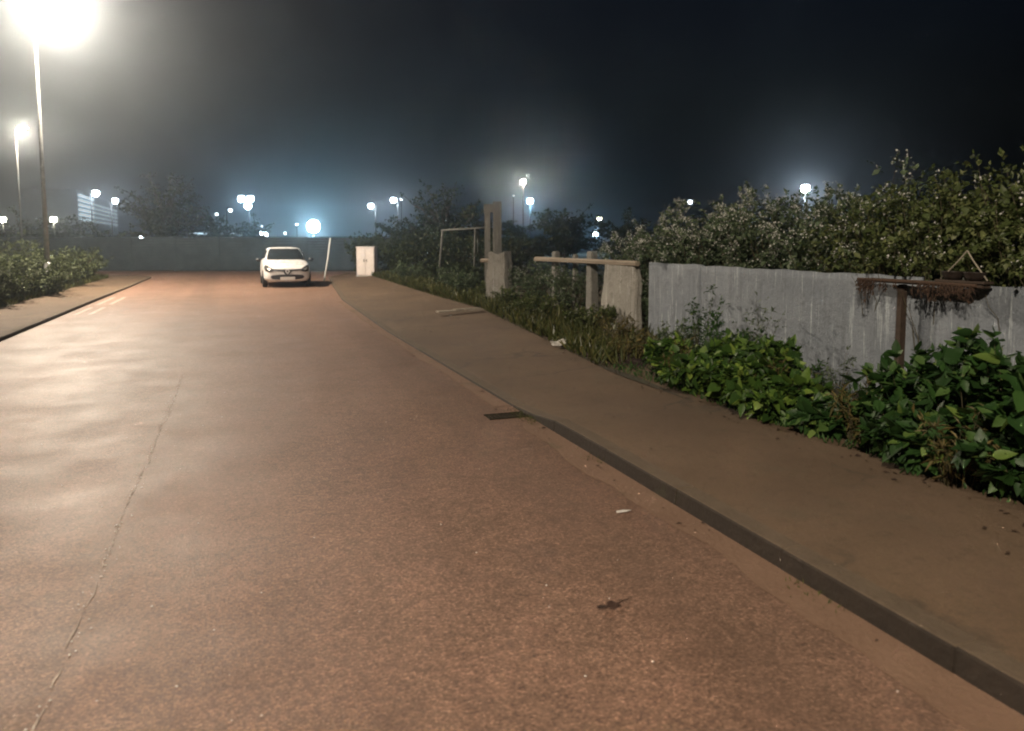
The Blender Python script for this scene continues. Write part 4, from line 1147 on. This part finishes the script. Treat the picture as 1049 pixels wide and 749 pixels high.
    for s in (-1, 1):
        hl = nose([(s * .44, .66), (s * .58, .75), (s * .69, .81), (s * .775, .82), (s * .80, .72), (s * .75, .60), (s * .62, .575), (s * .49, .605)], 'headlight', M['cblack'], car, 0.016)
        nose([(s * .56, .660), (s * .63, .705), (s * .69, .74), (s * .725, .735), (s * .725, .70), (s * .69, .655), (s * .62, .640)], 'lens', M['clens'], hl, 0.026)
        MB().lathe([(0.045, 0), (0.05, 0.02), (0.02, 0.03)], (0, 0, 0), 16).build('fog_lamp', M['clens'], car, True, 0, (s * .60, 0.10, 0.36)).rotation_euler = (R(90), 0, 0)
    nose([(-.60, .40), (-.53, .465), (-.3, .485), (0, .49), (.3, .485), (.53, .465), (.60, .40), (.53, .33), (.3, .30), (0, .295), (-.3, .30), (-.53, .33)], 'lower_grille', M['cblack'], car, 0.010)
    # lozenge badge: two nested diamonds bridged as a ring
    v = []
    for k, (w, h) in enumerate(((.085, .112), (.040, .055))):
        for y in (-0.035, -0.010):
            v += [(0, y, .605 + h), (w, y, .605), (0, y, .605 - h), (-w, y, .605)]
    f = []
    for i in range(4):
        j = (i + 1) % 4
        f += [(i, j, 8 + j, 8 + i), (4 + i, 12 + i, 12 + j, 4 + j), (i, 4 + i, 4 + j, j), (8 + i, 8 + j, 12 + j, 12 + i)]
    MB().add(v, f).build('emblem', M['badge'], gl)
    MB().box((0, -0.028, 0.345), (0.52, 0.014, 0.11)).build('number_plate', M['plate'], car, False, 0.004)
    for s in (-1, 1):
        mr = MB().box((s * 0.955, 1.33, 1.0), (0.20, 0.10, 0.13)).build('wing_mirror', M['cblack'], car, True, 0.035)
        MB().box((s * 0.955, 1.385, 1.0), (0.16, 0.012, 0.10)).build('glass', M['chrome'], mr)
        for y in (0.74, 3.22):
            ty = MB(); vv, ff = [], []
            pr = [(0.17, -0.09), (0.27, -0.095), (0.30, -0.07), (0.305, 0), (0.30, 0.07), (0.27, 0.095), (0.17, 0.09)]
            n = 28
            for r_, x in pr:
                for k in range(n): a = 6.2832 * k / n; vv.append((s * 0.765 + x, y + r_ * math.cos(a), 0.305 + r_ * math.sin(a)))
            for j in range(len(pr)):
                for k in range(n): jj = (j + 1) % len(pr); ff.append((j * n + k, j * n + (k + 1) % n, jj * n + (k + 1) % n, jj * n + k))
            w = ty.add(vv, ff).build('wheel', M['tyre'], car, True)
            rm = MB(); vv = []; x0 = s * 0.835
            for k in range(10):
                a = 6.2832 * k / 10
                rm.box((x0, y + 0.09 * math.cos(a), 0.305 + 0.09 * math.sin(a)), (0.03, 0.16, 0.035), Matrix.Rotation(a, 3, 'X'))
            rm.build('rim', M['rim'], w)
    bmw.free()
    return car
build_car()

# ------------------------------------------------------------------ air
hz = MB().box((0, 0, 14.5), (1300, 1300, 31.06))   # from z=-1.03 up to z=30, sky outside
haze = hz.build('haze', None)
haze.data.materials.clear()
hm = bpy.data.materials.new('night_haze'); hm.use_nodes = True; nt = hm.node_tree; nt.nodes.clear()
ho = nt.nodes.new('ShaderNodeOutputMaterial'); pv = nt.nodes.new('ShaderNodeVolumePrincipled')
pv.inputs['Color'].default_value = (0.80, 0.90, 1.0, 1); pv.inputs['Density'].default_value = 0.0016; pv.inputs['Anisotropy'].default_value = 0.885
nt.links.new(pv.outputs[0], ho.inputs['Volume']); haze.data.materials.append(hm)
haze['kind'] = 'stuff'

# ------------------------------------------------------------------ night sky, faint moon
w = bpy.data.worlds.new('World'); scn.world = w; w.use_nodes = True
nt = w.node_tree; nt.nodes.clear()
wo = nt.nodes.new('ShaderNodeOutputWorld'); bg = nt.nodes.new('ShaderNodeBackground'); sky = nt.nodes.new('ShaderNodeTexSky')
sky.sky_type = 'NISHITA'; sky.sun_disc = False; sky.sun_elevation = R(-3.0); sky.sun_rotation = R(230)
tint = nt.nodes.new('ShaderNodeMix'); tint.data_type = 'RGBA'; tint.blend_type = 'MULTIPLY'; tint.inputs[0].default_value = 1.0
tint.inputs[7].default_value = (0.16, 0.42, 1.0, 1)
nt.links.new(sky.outputs[0], tint.inputs[6]); nt.links.new(tint.outputs[2], bg.inputs[0]); bg.inputs[1].default_value = 0.10
nt.links.new(bg.outputs[0], wo.inputs[0])
sl = bpy.data.lights.new('moonlight', 'SUN'); sl.energy = 0.004; sl.angle = R(0.5); sl.color = (0.75, 0.85, 1.0)
so = bpy.data.objects.new('moonlight', sl); COL.objects.link(so); so.rotation_euler = (R(50), 0, R(40))

# ------------------------------------------------------------------ camera and render settings
cd_ = bpy.data.cameras.new('camera'); cam = bpy.data.objects.new('camera', cd_); COL.objects.link(cam)
cam.location = (0, 0, CAMH)
mat3 = Matrix((_r, _u, -_f)).transposed(); cam.rotation_euler = mat3.to_euler()
cd_.sensor_width = 36; cd_.lens = F / 1049 * 36; cd_.shift_y = -KSH * F / 1049
cd_.clip_start = 0.05; cd_.clip_end = 3000
cd_.dof.use_dof = True; cd_.dof.focus_distance = 7.5; cd_.dof.aperture_fstop = 2.0
scn.camera = cam
scn.view_settings.view_transform = 'Standard'; scn.view_settings.look = 'None'
scn.view_settings.exposure = 0; scn.view_settings.gamma = 1; scn.view_settings.use_curve_mapping = False
scn.render.engine = 'CYCLES'
c = scn.cycles
c.max_bounces = 5; c.diffuse_bounces = 2; c.glossy_bounces = 2; c.transmission_bounces = 2; c.transparent_max_bounces = 8; c.volume_bounces = 0
c.sample_clamp_indirect = 4; c.use_denoising = True; c.filter_width = 2.0
c.caustics_reflective = False; c.caustics_refractive = False
